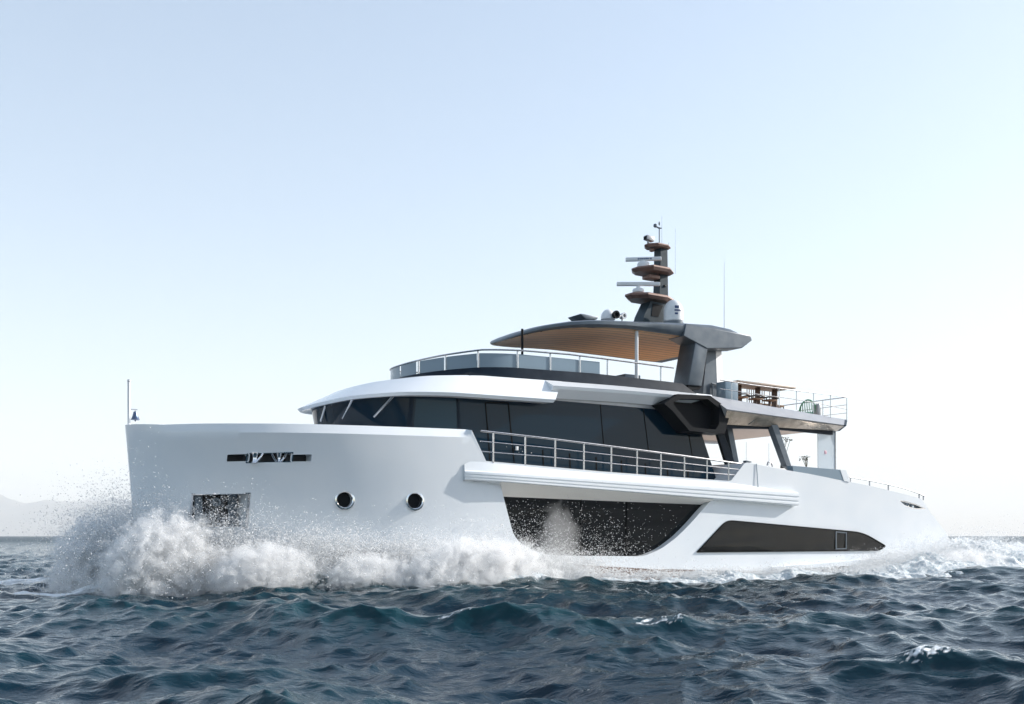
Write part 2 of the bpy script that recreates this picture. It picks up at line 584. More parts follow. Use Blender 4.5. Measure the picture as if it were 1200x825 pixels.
def smooth_tab(pts):
    """monotone cubic through a table"""
    xs = np.array([p[0] for p in pts]); ys = np.array([p[1] for p in pts])
    d = np.diff(ys) / np.diff(xs)
    mm_ = np.zeros(len(xs)); mm_[1:-1] = np.where(d[:-1] * d[1:] > 0, 2 * d[:-1] * d[1:] / (d[:-1] + d[1:] + 1e-12), 0)
    mm_[0], mm_[-1] = d[0], d[-1]

    def f(x):
        x = min(max(x, xs[0]), xs[-1])
        i = min(int(np.searchsorted(xs, x, 'right')) - 1, len(xs) - 2)
        h_ = xs[i + 1] - xs[i]; t = (x - xs[i]) / h_
        return ((2 * t ** 3 - 3 * t * t + 1) * ys[i] + (t ** 3 - 2 * t * t + t) * h_ * mm_[i] + (3 * t * t - 2 * t ** 3) * ys[i + 1] + (t ** 3 - t * t) * h_ * mm_[i + 1])
    return f


hd_, hw_ = smooth_tab(HD), smooth_tab(HW)


def stem(z):
    return .40 * (1 - min(max(z / 4.85, -.3), 1))


def hull_y(s, z):
    t = min(max(z / 4.85, -.25), 1.02)
    q = s - stem(z)
    if q < 0:
        return 0.0
    k = t if t < 0 else t ** 1.15
    y = lerp(hw_(q), hd_(q), k)
    # bulwark leans in above a knuckle along the forebody
    zk = tab(s, ZT) - .26
    if s < 9.4 and z > zk:
        y -= (z - zk) * .56 * min(1, q / 1.0)
    return max(y, .02)


def build_hull():
    ss = sorted(set([0, .02, .06, .1, .18, .3, .45, .6, .8, 1.0, 1.25, 1.5] + [round(x, 2) for x in np.arange(2, 9.2, .5)] + [p[0] for p in ZT]
                    + [round(x, 2) for x in np.arange(11, 35, 1.0)]))
    rows = [0, .08, .16, .22, .28, .34, .40, .48, .56, .64, .72, .80, .86, .91]
    mb = MB()
    rings = []
    for u in ss:
        zt = tab(u, ZT)
        zb = -.9
        zk = zt - .26 if u < 9.4 else lerp(zb, zt, .96)
        if zk < zb + .1:
            zk = lerp(zb, zt, .95)
        col = []
        for r in rows:
            z = lerp(zb, zk, r / .95)
            col.append(z)
        col += [zk, lerp(zk, zt, .5), zt]
        ring = []
        for z in col:
            s = u if u > 1.5 else lerp(stem(z), 1.5, u / 1.5)
            ring.append((s, hull_y(s, z), z))
        rings.append(ring + [(p[0], -p[1], p[2]) for p in reversed(ring)])
    mb.loft(rings)
    return P_(mb, 'hull', 'white', smooth=28)


hull = build_hull()


def cutter(poly, y0, y1):
    mb = MB().prism(poly, y0, y1)
    o = mb.build('cutter', None, YACHT)
    return o


def cut(target, cutters):
    for c in cutters:
        md = target.modifiers.new('cut', 'BOOLEAN')
        md.operation, md.solver, md.object = 'DIFFERENCE', 'EXACT', c
    bpy.context.view_layer.update()
    dg = bpy.context.evaluated_depsgraph_get()
    me = bpy.data.meshes.new_from_object(target.evaluated_get(dg), depsgraph=dg)
    target.modifiers.clear()
    old = target.data
    target.data = me
    bpy.data.meshes.remove(old)
    me.name = target.name
    for c in cutters:
        d = c.data
        bpy.data.objects.remove(c)
        bpy.data.meshes.remove(d)
    shade(target, 28)


def outline(pix, y):
    return [(lambda p: (p[0], p[2]))(at(a, b, y)) for a, b in pix]


def rrect(x0, y0, x1, y1, r, y, n=4, shear=0.0):
    pts = []
    for cx, cy, a0 in ((x1 - r, y1 - r, 0), (x0 + r, y1 - r, 90), (x0 + r, y0 + r, 180), (x1 - r, y0 + r, 270)):
        for k in range(n + 1):
            a = rad(a0 + 90 * k / n)
            xx, yy = cx + r * math.cos(a), cy + r * math.sin(a)
            pts.append((xx, yy + shear * (xx - x0)))
    return outline(pts, y)


def round_poly(pts, radii, n=5):
    """corner rounding in image-like 2D lists"""
    out = []
    m_ = len(pts)
    for i, (p, r) in enumerate(zip(pts, radii)):
        a, b = Vector(pts[i - 1]), Vector(pts[(i + 1) % m_])
        p = Vector(p)
        if r <= 0:
            out.append(tuple(p)); continue
        va, vb = (a - p), (b - p)
        r_ = min(r, va.length * .48, vb.length * .48)
        p0, p2 = p + va.normalized() * r_, p + vb.normalized() * r_
        for k in range(n + 1):
            t = k / n
            out.append(tuple((1 - t) ** 2 * p0 + 2 * t * (1 - t) * p + t * t * p2))
    return out


MAINW = round_poly([(587, 564), (836, 585), (825, 597), (812, 612.5), (796, 629), (777, 643.5), (757, 652), (640, 651), (607, 634)], [0, 0, 4, 8, 8, 8, 8, 22, 16])
AFTW = round_poly([(817, 647.5), (852, 609), (1012, 623.5), (1040, 640), (1031, 645.5)], [2, 8, 12, 4, 4])
PORT = [(404, 585.7), (486.3, 587.0)]
GRILL = [(267, 531.7, 290.2, 541.3, 2.0), (292.2, 530.7, 339.8, 541.8, .6), (342.2, 532.0, 364.6, 541.4, 2.0)]
ANCH = (229.2, 579, 285.2, 618)
FAIR = round_poly([(1052.5, 586.5), (1058, 586.8), (1072, 590.5), (1085, 596.2), (1072, 596.6), (1060, 593)], [1, 3, 3, 1, 3, 3])

cutters = [cutter(outline(MAINW, 3.98), 3.5, 5.0), cutter(outline(AFTW, 3.94), 3.87, 5.0)]


def face_y(px, py, it=12):
    """half-breadth of the hull where a sight line meets it"""
    y = 3.6
    for _ in range(it):
        s, _, z = at(px, py, y)
        y = .5 * y + .5 * hull_y(s, z)
    return y


PY = [face_y(*p) for p in PORT]
for (px, py), y in zip(PORT, PY):
    s, _, z = at(px, py, y)
    cutters.append(MB().lathe((s, 0, z), [(.245, y - .14), (.245, y + .6)], 28, 'y').build('cutter', None, YACHT))
GY = face_y(316, 536)
GYS = [face_y((g[0] + g[2]) / 2, 536.5) for g in GRILL]
for g, GY in zip(GRILL, GYS):
    cutters.append(cutter(rrect(g[0], g[1], g[2], g[3], g[4], GY), GY - .42, GY + .5))
AY = face_y(257, 600)
cutters.append(cutter(rrect(*ANCH, .8, AY), AY - .55, AY + .6))
cutters.append(cutter(outline(FAIR, 3.80), 3.45, 4.4))
cut(hull, cutters)

# --- hull windows
glass_poly = round_poly([(585, 579.5), (830, 590.4), (830, 600), (806, 630), (782, 652), (761, 658), (630, 656), (600, 640)], [0, 0, 4, 8, 8, 8, 22, 16])
def lean_pane(poly, yb_, y1, lean, name, m):
    # the glass leans out a little towards its head, so it mirrors the sea
    return P_(MB().loft([[(s, yb_, z) for s, z in poly], [(s, y1 + (z - 1.6) * lean, z) for s, z in poly]]), name, m, smooth=10)


mw = lean_pane(outline(glass_poly, 3.62), 3.52, 3.60, .024, 'hull_window', 'hullglass')
for a, b in (((681, 585.5), (681, 655)), ((734, 588), (734.5, 655))):
    p, q = at(*a, 3.625), at(*b, 3.625)
    P_(MB().box(((p[0] + q[0]) / 2, 3.622, (p[2] + q[2]) / 2), (.03, .05, p[2] - q[2])), 'window_joint', 'seal', mw)
aw = lean_pane(outline(AFTW, 3.94), 3.78, 3.89, .03, 'hull_window', 'aftglass')
aw['label'] = 'long six sided tinted window low on the after hull'
mw['label'] = 'deep set black hull window with a curved lower corner'
fr = [(979, 622.6), (992, 623.8), (992, 643.6), (979, 643.9)]
fri = [(980.2, 624), (990.8, 625), (990.8, 642.4), (980.2, 642.6)]
mb = MB()
A_, B_ = outline(fr, 3.9), outline(fri, 3.9)
mb.loft([[(s, 3.906, z) for s, z in A_], [(s, 3.918, z) for s, z in A_], [(s, 3.918, z) for s, z in B_], [(s, 3.906, z) for s, z in B_]], caps=False)
P_(mb, 'opening_light', 'grey', aw, smooth=10)


def rim(poly, y, w, name, m, parent):
    """thin frame following an outline, w towards the inside"""
    c = Vector((sum(p[0] for p in poly) / len(poly), sum(p[1] for p in poly) / len(poly)))
    inn = []
    n_ = len(poly)
    for i in range(n_):
        p = Vector(poly[i]); a = Vector(poly[i - 1]); b = Vector(poly[(i + 1) % n_])
        t = (b - a)
        nn = Vector((-t.y, t.x)).normalized()
        if nn.dot(c - p) < 0:
            nn = -nn
        inn.append(p + nn * w)
    mb = MB()
    yf = y if callable(y) else (lambda s, z: y)
    mb.loft([[(s, yf(s, z) - .03, z) for s, z in poly], [(s, yf(s, z) + .012, z) for s, z in poly], [(s, yf(s, z) + .012, z) for s, z in inn], [(s, yf(s, z) - .03, z) for s, z in inn]], caps=False)
    return P_(mb, name, m, parent, smooth=20)


rim(outline(AFTW, 3.94), 3.907, .035, 'window_seal', 'seal', aw)

# --- portholes
for (px, py), y in zip(PORT, PY):
    s, _, z = at(px, py, y)
    e = .02
    ye = hull_y(s, z)
    tilt = math.atan2(hull_y(s + .25, z) - hull_y(s - .25, z), .5)
    ring = []
    po = MB()
    prof = [(.225, -.13), (.225, .012), (.245, .03), (.295, .02), (.30, -.02)]
    po.lathe((0, 0, 0), prof, 32, 'y', caps=False)
    R = Matrix.Rotation(tilt, 4, 'Z')
    po.v = [tuple(R @ Vector(v) + Vector((s, ye, z))) for v in po.v]
    o = P_(po, 'porthole', 'chrome')
    gl = MB().lathe((s, ye - .115, z), [(0, -.02), (.232, -.02), (.232, 0), (0, 0)], 32, 'y')
    P_(gl, 'porthole_glass', 'black', o)

# --- bow roller and mooring openings
for i, g in enumerate(GRILL):
    GY = GYS[i]
    fr_ = rim(rrect(g[0] - .3, g[1] - .3, g[2] + .3, g[3] + .3, g[4] + .2, GY), hull_y, .025, 'fairlead_frame', 'chrome' if i == 1 else 'white', YACHT)
    s0, _, z0 = at(g[0], g[3], GY); s1, _, z1 = at(g[2], g[1], GY)
    P_(MB().box(((s0 + s1) / 2, GY - .405, (z0 + z1) / 2), (s1 - s0 + .1, .03, z1 - z0 + .1)), 'back_plate', 'darkgap', fr_)
    if i == 1:
        for px in (299.5, 327.5):
            s, _, z = at(px, 536.5, GY - .12)
            P_(MB().lathe((s, GY - .16, z - .16), [(.05, 0), (.11, .02), (.075, .10), (.07, .17), (.10, .27), (.13, .31)], 18), 'bollard', 'chrome', fr_)
        for px, dx in ((304, .12), (321, -.10), (332, .12)):
            s, _, z = at(px, 536, GY - .08)
            P_(MB().tube([(s - dx, GY - .08, z - .17), (s + dx * .2, GY - .05, z), (s + dx, GY - .08, z + .17)], .035), 'guide_bar', 'chrome', fr_)
    elif i == 0:
        s, _, z = at(286.5, 536.5, GY - .06)
        P_(MB().tube([(s - .05, GY - .06, z + .17), (s + .08, GY - .05, z), (s + .10, GY - .06, z - .17)], .035), 'guide_bar', 'chrome', fr_)

# --- anchor pocket
fr_ = rim(rrect(ANCH[0] - 1.2, ANCH[1] - 1.2, ANCH[2] + 1.2, ANCH[3] + 1.2, 1, AY), hull_y, .05, 'anchor_pocket', 'chrome', YACHT)
bm_ = M['grey']
s0, _, z0 = at(ANCH[0], ANCH[3], AY); s1, _, z1 = at(ANCH[2], ANCH[1], AY)
wd = s1 - s0
P_(MB().box(((s0 + s1) / 2, AY - .53, (z0 + z1) / 2), (wd + .1, .03, z1 - z0 + .1)), 'back_plate', 'darkgap', fr_)
for a, b in ((.06, .22), (.76, .95)):
    P_(MB().box((s0 + wd * (a + b) / 2, AY - .40, (z0 + z1) / 2), (wd * (b - a), .04, z1 - z0)), 'wear_plate', 'grey', fr_)
for sg in (-1, 1):
    c_ = s0 + wd * .49
    mb = MB().prism([(c_ + sg * .05, z1 - .35), (c_ + sg * .14, z1 - .10), (c_ + sg * .30, z1 - .04), (c_ + sg * .34, z1 - .06), (c_ + sg * .10, z1 - .95), (c_ + sg * .03, z1 - .95)], AY - .34, AY - .26)
    P_(mb, 'anchor_fluke', 'blackmetal', fr_, bevel=.01)
P_(MB().lathe((c_, AY - .30, z1 - .24), [(.05, -.04), (.13, -.04), (.13, .05), (.06, .05), (.05, -.04)], 20, 'y'), 'hawse_ring', 'grey', fr_)

# --- stern fairlead
rim(outline(FAIR, 3.80), 3.80, .03, 'stern_fairlead', 'chrome', YACHT)
ff = [c for c in YACHT.children if c.name.startswith('stern_fairlead')][0]
for px in (1064.5, 1070.5):
    s, _, z = at(px, 592.5, 3.7)
    P_(MB().lathe((s, 3.66, z - .17), [(.10, 0), (.06, .08), (.06, .2), (.11, .32)], 14), 'bollard', 'chrome', ff)

# --- bottom paint band
mb = MB()
st = [at(430, 649, 3.15), at(520, 655.5, 3.45), at(615, 661.5, 3.75), at(762, 669.5, 3.83), at(905, 672, 3.85)]
st = [(p[0], p[2]) for p in st]
rings = []
for s in np.arange(4.5, 24.3, .4):
    zz = float(np.interp(s, [p[0] for p in st], [p[1] for p in st])) + .09
    rings.append([(s, hull_y(s, z) + .012 - (.03 if j in (0, 4) else 0), z) for j, z in enumerate([-.6, -.4, zz * .4, zz - .01, zz])])
mb.loft(rings, closed=False)
P_(mb, 'bottom_paint', 'bottom')
# after chine step and dark tunnel side
A0, A1 = at(905, 664.5, 3.9), at(1060, 652.5, 3.9)
mb = MB()
rings = []
for t in np.linspace(0, 1, 12):
    s = lerp(A0[0], A1[0] + 2, t); z = lerp(A0[2], A1[2] + .1, t)
    o_ = .26 * min(1, t * 6 + .2)
    rings.append([(s, 3.7, z + .05), (s, 3.86 + o_, z + .0), (s, 3.86 + o_, z - .22 * min(1, .4 + t)), (s, 3.7, z - .30)])
mb.loft(rings)
P_(mb, 'chine_step', 'white')
mb = MB().prism([(A0[0] - .3, -.4), (A0[0] + .1, .12), (A0[0] + .9, .32), (A1[0] + 1, .40), (A1[0] + 1, -.4)], 3.75, 3.90)
P_(mb, 'tunnel_side', 'bottom')


# --- side ledge with the rubbing band
def ledge():
    a, b = at(557, 552.5, 4.22), at(937, 578, 4.22)       # upper edge of the band
    a2, b2 = at(557, 562, 4.22), at(937, 592, 4.22)       # lower edge
    rings = []
    N = 24
    for i in range(N + 1):
        t = i / N
        s = lerp(a[0], b[0], t)
        zu, zl = lerp(a[2], b[2], t), lerp(a2[2], b2[2], t)
        o_ = lerp(4.04, 4.20, min(1, i / 2))
        h_ = zu - zl
        zi = min(tab(max(s, 10.0), ZT) + .0, zu + .5) - .03
        if s > 20.4:
            zi = lerp(3.60, zu + .02, (s - 20.4) / (b[0] - 20.4))
        rings.append([(s, 3.93, zi), (s, o_ - .10, zu + .05), (s, o_ - .01, zu + .01), (s, o_, zu - .02), (s, o_, zu - h_ * .26), (s, o_ - .03, zu - h_ * .30), (s, o_ - .03, zu - h_ * .40),
                      (s, o_, zu - h_ * .44), (s, o_, zu - h_ * .62), (s, o_ - .03, zu - h_ * .66), (s, o_ - .03, zu - h_ * .76), (s, o_, zu - h_ * .80), (s, o_, zl + .02), (s, o_ - .02, zl), (s, o_ - .16, zl - .02), (s, 3.90, zl - .05)])
    # chamfered fore end
    f = [(s_ - .22, min(y_, 3.97), z_ - .10 * (k == 0)) for k, (s_, y_, z_) in enumerate(rings[0])]
    mb = MB().loft([f] + rings)
    return P_(mb, 'side_ledge', 'white', smooth=22)


led = ledge()
# soffit over the hull window: slopes in from the ledge to the glass
so = [at(587, 565, 4.14), at(700, 574, 4.14), at(837, 585.5, 4.12)]
si = [at(589, 582, 3.63), at(700, 586.6, 3.63), at(821, 591.3, 3.63)]
mb = MB()
rings = []
for p, q in zip(so, si):
    rings.append([(p[0], p[1], p[2]), (q[0], q[1], q[2]), (q[0], 3.52, q[2]), (q[0], 3.52, p[2] + .05), (p[0], 4.0, p[2] + .12)])
mb.loft(rings)
P_(mb, 'window_soffit', 'bounce_cream', smooth=10)

# --- side deck rail
def rail(name, m, tops, fracs, bases, posts, r=.024, rp=.022, label=None):
    """tops: handrail points; bases: matching deck points; posts: parameters 0..1 along the list"""
    def along(pts, t):
        x = t * (len(pts) - 1)
        i = min(int(x), len(pts) - 2)
        return Vector(pts[i]).lerp(Vector(pts[i + 1]), x - i)
    mb = MB().tube(tops, r, 8)
    for f in fracs:
        mb.tube([Vector(t).lerp(Vector(b), f) for t, b in zip(tops, bases)], r * .62, 6)
    o = P_(mb, name, m)
    if label:
        o['label'] = label
    for t in posts:
        a, b = along(tops, t), along(bases, t)
        P_(MB().tube([b - Vector((0, 0, .03)), a], rp, 8), 'post', m, o)
    return o


def rail_px(name, m, top_px, base_px, y, fracs, post_px, **kw):
    tops = [at(px, py, y) for px, py in top_px]
    bs = [at(px, py, y) for px, py in base_px]
    ss = [p[0] for p in tops]
    bz = [float(np.interp(s, [b[0] for b in bs], [b[2] for b in bs])) for s in ss]
    bases = [(s, y, z) for s, z in zip(ss, bz)]
    posts = []
    for px in post_px:
        s = at(px, 500, y)[0]
        i = int(np.clip(np.searchsorted(ss, s) - 1, 0, len(ss) - 2))
        posts.append((i + (s - ss[i]) / (ss[i + 1] - ss[i])) / (len(ss) - 1))
    return rail(name, m, tops, fracs, bases, posts, **kw)


rail_px('side_deck_rail', 'steel', [(563, 504.8), (640, 513.5), (720, 523.5), (800, 534), (868, 543.5)], [(563, 540.5), (640, 545.5), (720, 553), (800, 559.5), (868, 564.0)],
        3.93, (.345, .68), (578, 615.4, 650.6, 684.2, 716.3, 746.5, 774.4, 802, 828.5, 853.8), r=.032, rp=.028, label='stainless rail along the port side deck')

# --- deckhouse glazing
def plan(W_, sf, sfull, p, t, s_end):
    """port outline: t 0 at the after end to 1 on the centreline at the front"""
    if t < .5:
        s = lerp(s_end, sfull, t / .5)
        return s, W_
    a = (t - .5) / .5 * math.pi / 2
    return sfull - (sfull - sf) * math.sin(a) ** (2 / p) if a > 0 else sfull, W_ * max(math.cos(a), 0) ** (2 / p)


def ring_plan(W_, sf, sfull, p, s_end, n=28):
    port = [plan(W_, sf, sfull, p, i / n, s_end) for i in range(n + 1)]
    return port + [(s, -y) for s, y in reversed(port[:-1])]


def shell(sections, s_ends, n=28):
    """sections: list of (W, s_front, s_full, power, zfun); revolve-like shell along the plan outline"""
    lines = []
    for (W_, sf, sl, p, zf), se in zip(sections, s_ends):
        lines.append([(s, y, zf(s, y)) for s, y in ring_plan(W_, sf, sl, p, se, n)])
    return [[ln[i] for ln in lines] for i in range(len(lines[0]))]


zb_ = lambda s, y: 3.45
ztop = lambda s, y: 6.0 + .55 * min(max((s - 6.0) / 6.0, 0), 1)
rings = shell([(2.98, 6.55, 10.2, 2.5, zb_), (2.98, 6.05, 9.9, 2.5, ztop), (2.90, 6.15, 9.9, 2.5, ztop), (2.90, 6.65, 10.2, 2.5, zb_)], (20.95, 19.55, 19.55, 20.95), 40)
dh = P_(MB().loft(rings), 'deckhouse', 'bridge_glass', smooth=25)
# dark core behind the side glazing so that the cabin is not empty
P_(MB().slab([(19.4, 2.6), (10.6, 2.6), (9.4, 2.3), (9.4, -2.3), (10.6, -2.6), (19.4, -2.6)], 3.5, 6.0), 'cabin_core', 'darkgap', dh)


def on_house(px, py, out=.012):
    """point on the deckhouse side: the side leans, so solve y from the plan outline at that height"""
    y = 2.98
    for _ in range(40):
        s, _, z = at(px, py, y)
        f = min(max((z - 3.45) / 3.0, 0), 1)
        sf, sl = lerp(6.55, 6.05, f), lerp(10.2, 9.9, f)
        if s >= sl:
            yy = 2.98
        else:
            q = min(max((sl - s) / (sl - sf), 0), 1)
            yy = 2.98 * max(1 - q ** 2.5, 0) ** (1 / 2.5)
        y = lerp(y, yy, .35)
    s, _, z = at(px, py, y)
    return Vector((s, y + out, z))


def strip(a, b, w, name, m, parent=dh, n=5):
    """thin mullion on the glazing from sight line a to b"""
    L1 = [on_house(lerp(a[0], b[0], k / n) - w / 2, lerp(a[1], b[1], k / n)) for k in range(n + 1)]
    L2 = [on_house(lerp(a[0], b[0], k / n) + w / 2, lerp(a[1], b[1], k / n)) for k in range(n + 1)]
    dn = Vector((0, -.03, 0))
    mb = MB().loft([[p, q, q + dn, p + dn] for p, q in zip(L1, L2)])
    return P_(mb, name, m, parent)


for a, b, w in (((439, 469), (436.5, 499), 5), ((483, 463.5), (478, 503), 5.5), ((536.5, 463), (538, 504), 3), ((394, 474), (391, 498), 3), ((404, 472), (399, 498), 3.5)):
    strip(a, b, w, 'window_mullion', 'navy')
for a, b, w in (((703, 469), (707.5, 523), .7), ((753, 472), (760, 529), .7), ((806.5, 506), (811.5, 535), .7), ((841.5, 503), (851, 541), 4.5)):
    strip(a, b, w, 'glass_joint', 'seal')
for px in (636, 667.5, 698.5, 728, 756, 782, 806):
    strip((px, 527 + (px - 636) * .135), (px + 1, 552 + (px - 636) * .10), 1.2, 'lower_divider', 'seal')
def pane(x0, x1, top, bot, name='bridge_pane'):
    nx, ny = 5, 4
    rings = []
    for i in range(nx + 1):
        ln = [on_house(lerp(x0[0], x1[0], i / nx) + lerp(0, x0[1] + (x1[1] - x0[1]) * i / nx, j / ny), lerp(lerp(top[0], top[1], i / nx), lerp(bot[0], bot[1], i / nx), j / ny), .010) for j in range(ny + 1)]
        rings.append(ln + [p - Vector((0, .03, 0)) for p in reversed(ln)])
    return P_(MB().loft(rings), name, 'pane', dh)


pane((406, -2), (435, -2), (473, 469.5), (497, 498))
pane((444, -3), (480, -4), (468.5, 466.5), (499, 501))
pane((487.5, -3), (534, 1), (467, 467), (502, 504))
# door on the side deck
dr = strip((568.8, 472.5), (574.5, 542), 1.2, 'side_door', 'seal')
for a, b, w in (((595.5, 472.8), (603, 546), 1.2), ):
    strip(a, b, w, 'door_edge', 'seal', dr)
strip((568.6, 472.6), (595.8, 472.9), 0.1, 'door_head', 'seal', dr)
q0, q1 = on_house(569, 471.8, .01), on_house(596, 472.2, .01)
P_(MB().loft([[q0 + Vector((0, 0, .02)), q0 - Vector((0, 0, .02)), q0 - Vector((0, .03, .02)), q0 + Vector((0, -.03, .02))],
              [q1 + Vector((0, 0, .02)), q1 - Vector((0, 0, .02)), q1 - Vector((0, .03, .02)), q1 + Vector((0, -.03, .02))]]), 'door_head', 'seal', dr)
h = on_house(605, 525.5, .04)
P_(MB().box(h, (.09, .06, .13)), 'door_lamp', 'plastic', dr, bevel=.01)
# slanting wiper arms on the bridge windows
for a, b in (((461, 462), (437.5, 489)), ((411, 468.5), (401, 491)), ((379.5, 476), (375.5, 494))):
    p, q = on_house(*a, .14), on_house(*b, .05)
    P_(MB().tube([p, q], .042, 8), 'wiper_arm', 'steel', dh)


# --- brow roof over the bridge
def zrim(s, y):
    return tab(s, [(5.6, 5.80), (6.2, 5.92), (7.4, 6.01), (9, 6.06), (13, 6.12)])


zin = lambda s, y: tab(s, [(6.6, 6.38), (7.2, 6.50), (8.5, 6.66), (10.2, 6.78), (13.6, 6.86)])
secs = [(3.02, 6.9, 10.4, 2.3, zin), (3.66, 5.62, 9.6, 2.25, zrim), (3.60, 5.70, 9.6, 2.25, lambda s, y: zrim(s, y) - .10), (2.95, 6.3, 10.0, 2.3, lambda s, y: zrim(s, y) - .06)]
rings = shell(secs, (13.55, 12.85, 12.80, 12.8), 40)
P_(MB().loft(rings), 'brow_roof', 'white', smooth=22)
# narrower roof edge running aft of the brow
zr2 = lambda s: tab(s, [(12.8, 6.60), (16, 6.68), (19.4, 6.70)])
zi2 = lambda s: tab(s, [(12.8, 6.86), (16, 6.92), (19.6, 6.93)])
rings = []
for s in np.linspace(12.86, 20.6, 10):
    k = min(1, (20.7 - s) / 1.6)
    rings.append([(s, 2.97, zi2(s)), (s, 2.97 + .55 * k, zr2(s)), (s, 2.97 + .50 * k, zr2(s) - .10), (s, 2.97 + .12 * k, zr2(s) - .36), (s, 2.90, zr2(s) - .36)])
re_ = P_(MB().loft(rings), 'roof_edge', 'white', smooth=22)
rings = [[(a, -b, c) for a, b, c in r] for r in rings]
P_(MB().loft(rings), 'roof_edge', 'white', smooth=22)
# deck plate closing the bridge roof
pl = ring_plan(3.0, 7.0, 10.4, 2.3, 20.4, 30)
P_(MB().slab(pl, 6.20, 6.37), 'roof_plate', 'lightgrey')
rings = []
for sgn in (1, -1):
    P_(MB().slab([(19.6, sgn * 3.02), (9.9, sgn * 3.02), (9.9, sgn * 2.5), (19.6, sgn * 2.5)], 6.40, 6.85), 'roof_shoulder', 'navy')

# --- flybridge coaming and screens
FW, FSF, FSL, FP = 2.88, 8.92, 12.0, 2.2
zc = lambda s, y: tab(s, [(8.9, 6.98), (9.2, 7.00), (10.6, 7.13), (11.6, 7.18), (15, 7.28), (18.7, 7.27), (20.5, 7.2)])
rings = shell([(3.02, 8.5, 12.0, 2.2, lambda s, y: zin(min(s, 13.5), y) - .03), (FW, FSF, FSL, FP, zc), (FW - .15, FSF + .15, FSL, FP, zc), (FW - .15, 8.9, 12.0, 2.2, lambda s, y: 6.5)], (19.9, 19.2, 19.2, 19.9), 40)
P_(MB().loft(rings), 'flybridge_coaming', 'navy', smooth=22)
P_(MB().slab(ring_plan(2.8, 9.2, 12.2, 2.2, 20.2, 24), 6.60, 6.75), 'flybridge_deck', 'tabletop')

zp = lambda s: tab(s, [(8.9, 7.38), (9.5, 7.46), (10.6, 7.60), (12, 7.66), (13.5, 7.69), (16, 7.72)])


def fly_y(s, W_=FW - .06, sf=FSF + .05, sl=FSL):
    if s >= sl:
        return W_
    q = min(max((sl - s) / (sl - sf), 0), 1)
    return W_ * max(1 - q ** FP, 0) ** (1 / FP)


def s_on_fly(px, py=425):
    """s where the sight line meets the coaming outline, port side"""
    best = None
    for s in np.arange(FSF + .06, 20, .01):
        y = fly_y(s)
        X, Y = world(s, y)
        e = abs(600 + F_PX * X / Y - px)
        if best is None or e < best[0]:
            best = (e, s)
    return best[1]


# dense outline points starboard -> nose -> port
line = []
for i in range(101):
    a = math.pi / 2 * (1 - i / 100)
    line.append((FSL - (FSL - FSF - .05) * math.sin(a) ** (2 / FP), (FW - .06) * math.cos(a) ** (2 / FP)))
port_line = [(s, y) for s, y in line if s > FSF + .05] + [(s, FW - .06) for s in np.arange(12.25, 19.0, .25)]
full = [(s, -y) for s, y in reversed(line)] + port_line
post_px = [490, 522, 560, 606, 644.5, 679, 711.5, 774]
cuts = [s_on_fly(x) for x in post_px]
PE = s_on_fly(703.5)


def panel(pts, name):
    if len(pts) < 2:
        return
    rings = []
    for s, y in pts:
        k = .03
        rings.append([(s, y, zc(s, y) - .01), (s, y, zp(s)), (s, y - math.copysign(k, y) if abs(y) > .05 else y, zp(s)), (s, y - math.copysign(k, y) if abs(y) > .05 else y, zc(s, y) - .01)])
    return P_(MB().loft(rings), name, 'screen', smooth=30)


edges = [8.0] + cuts[:6] + [PE]
for a, b in zip(edges[:-1], edges[1:]):
    pts = [(s, y) for s, y in port_line if a + .02 < s < b - .02]
    if a > 8.5:
        pts = [(a + .03, fly_y(a + .03))] + pts
    pts = pts + [(b - .03, fly_y(b - .03))]
    panel(pts, 'wind_screen')
sb = [(s, -y) for s, y in reversed(line)]
panel([p for p in sb if p[1] < -.06], 'wind_screen')
panel([(s, -(FW - .06)) for s in np.arange(12.1, 15.6, .5)], 'wind_screen')
# handrail
zh = lambda s: tab(s, [(8.9, 7.40), (9.5, 7.52), (10.6, 7.70), (12, 7.78), (14, 7.84), (16, 7.83), (19, 7.80)])
hr = P_(MB().tube([(s, y * 1.02, zh(s)) for s, y in full], .03, 8), 'flybridge_rail', 'steel')
for s in cuts:
    y = fly_y(s)
    P_(MB().tube([(s, y + .015, zc(s, y) - .05), (s, y + .015, zh(s))], .032, 8), 'post', 'steel', hr)
for s in (10.2, 11.5, 13.0, 14.5, 16.0, 17.5):
    y = -fly_y(s)
    P_(MB().tube([(s, y, zc(s, y) - .05), (s, y, zh(s))], .03, 8), 'post', 'steel', hr)

# helm seat, bar units and forward hardtop post on the flybridge
P_(MB().box((13.6, -.9, 7.35), (1.1, 2.2, 1.2)).box((13.0, -.9, 8.0), (.25, 2.2, .35)), 'helm_console', 'navy', bevel=.06)
for y0 in (1.3, .2, -.9):
    P_(MB().box((17.7 + .0, y0, 7.18), (.75, 1.0, .86)), 'bar_unit', 'grey', bevel=.02)
p = at(612, 408, 1.4)
P_(MB().tube([(p[0], 1.4, 6.74), (p[0], 1.4, 8.86)], .045, 8), 'roof_post', 'black')
p = at(746, 385, 2.35)
P_(MB().tube([(p[0], 2.35, 6.9), (p[0], 2.35, 9.2)], .068, 12), 'roof_pole', 'plastic')

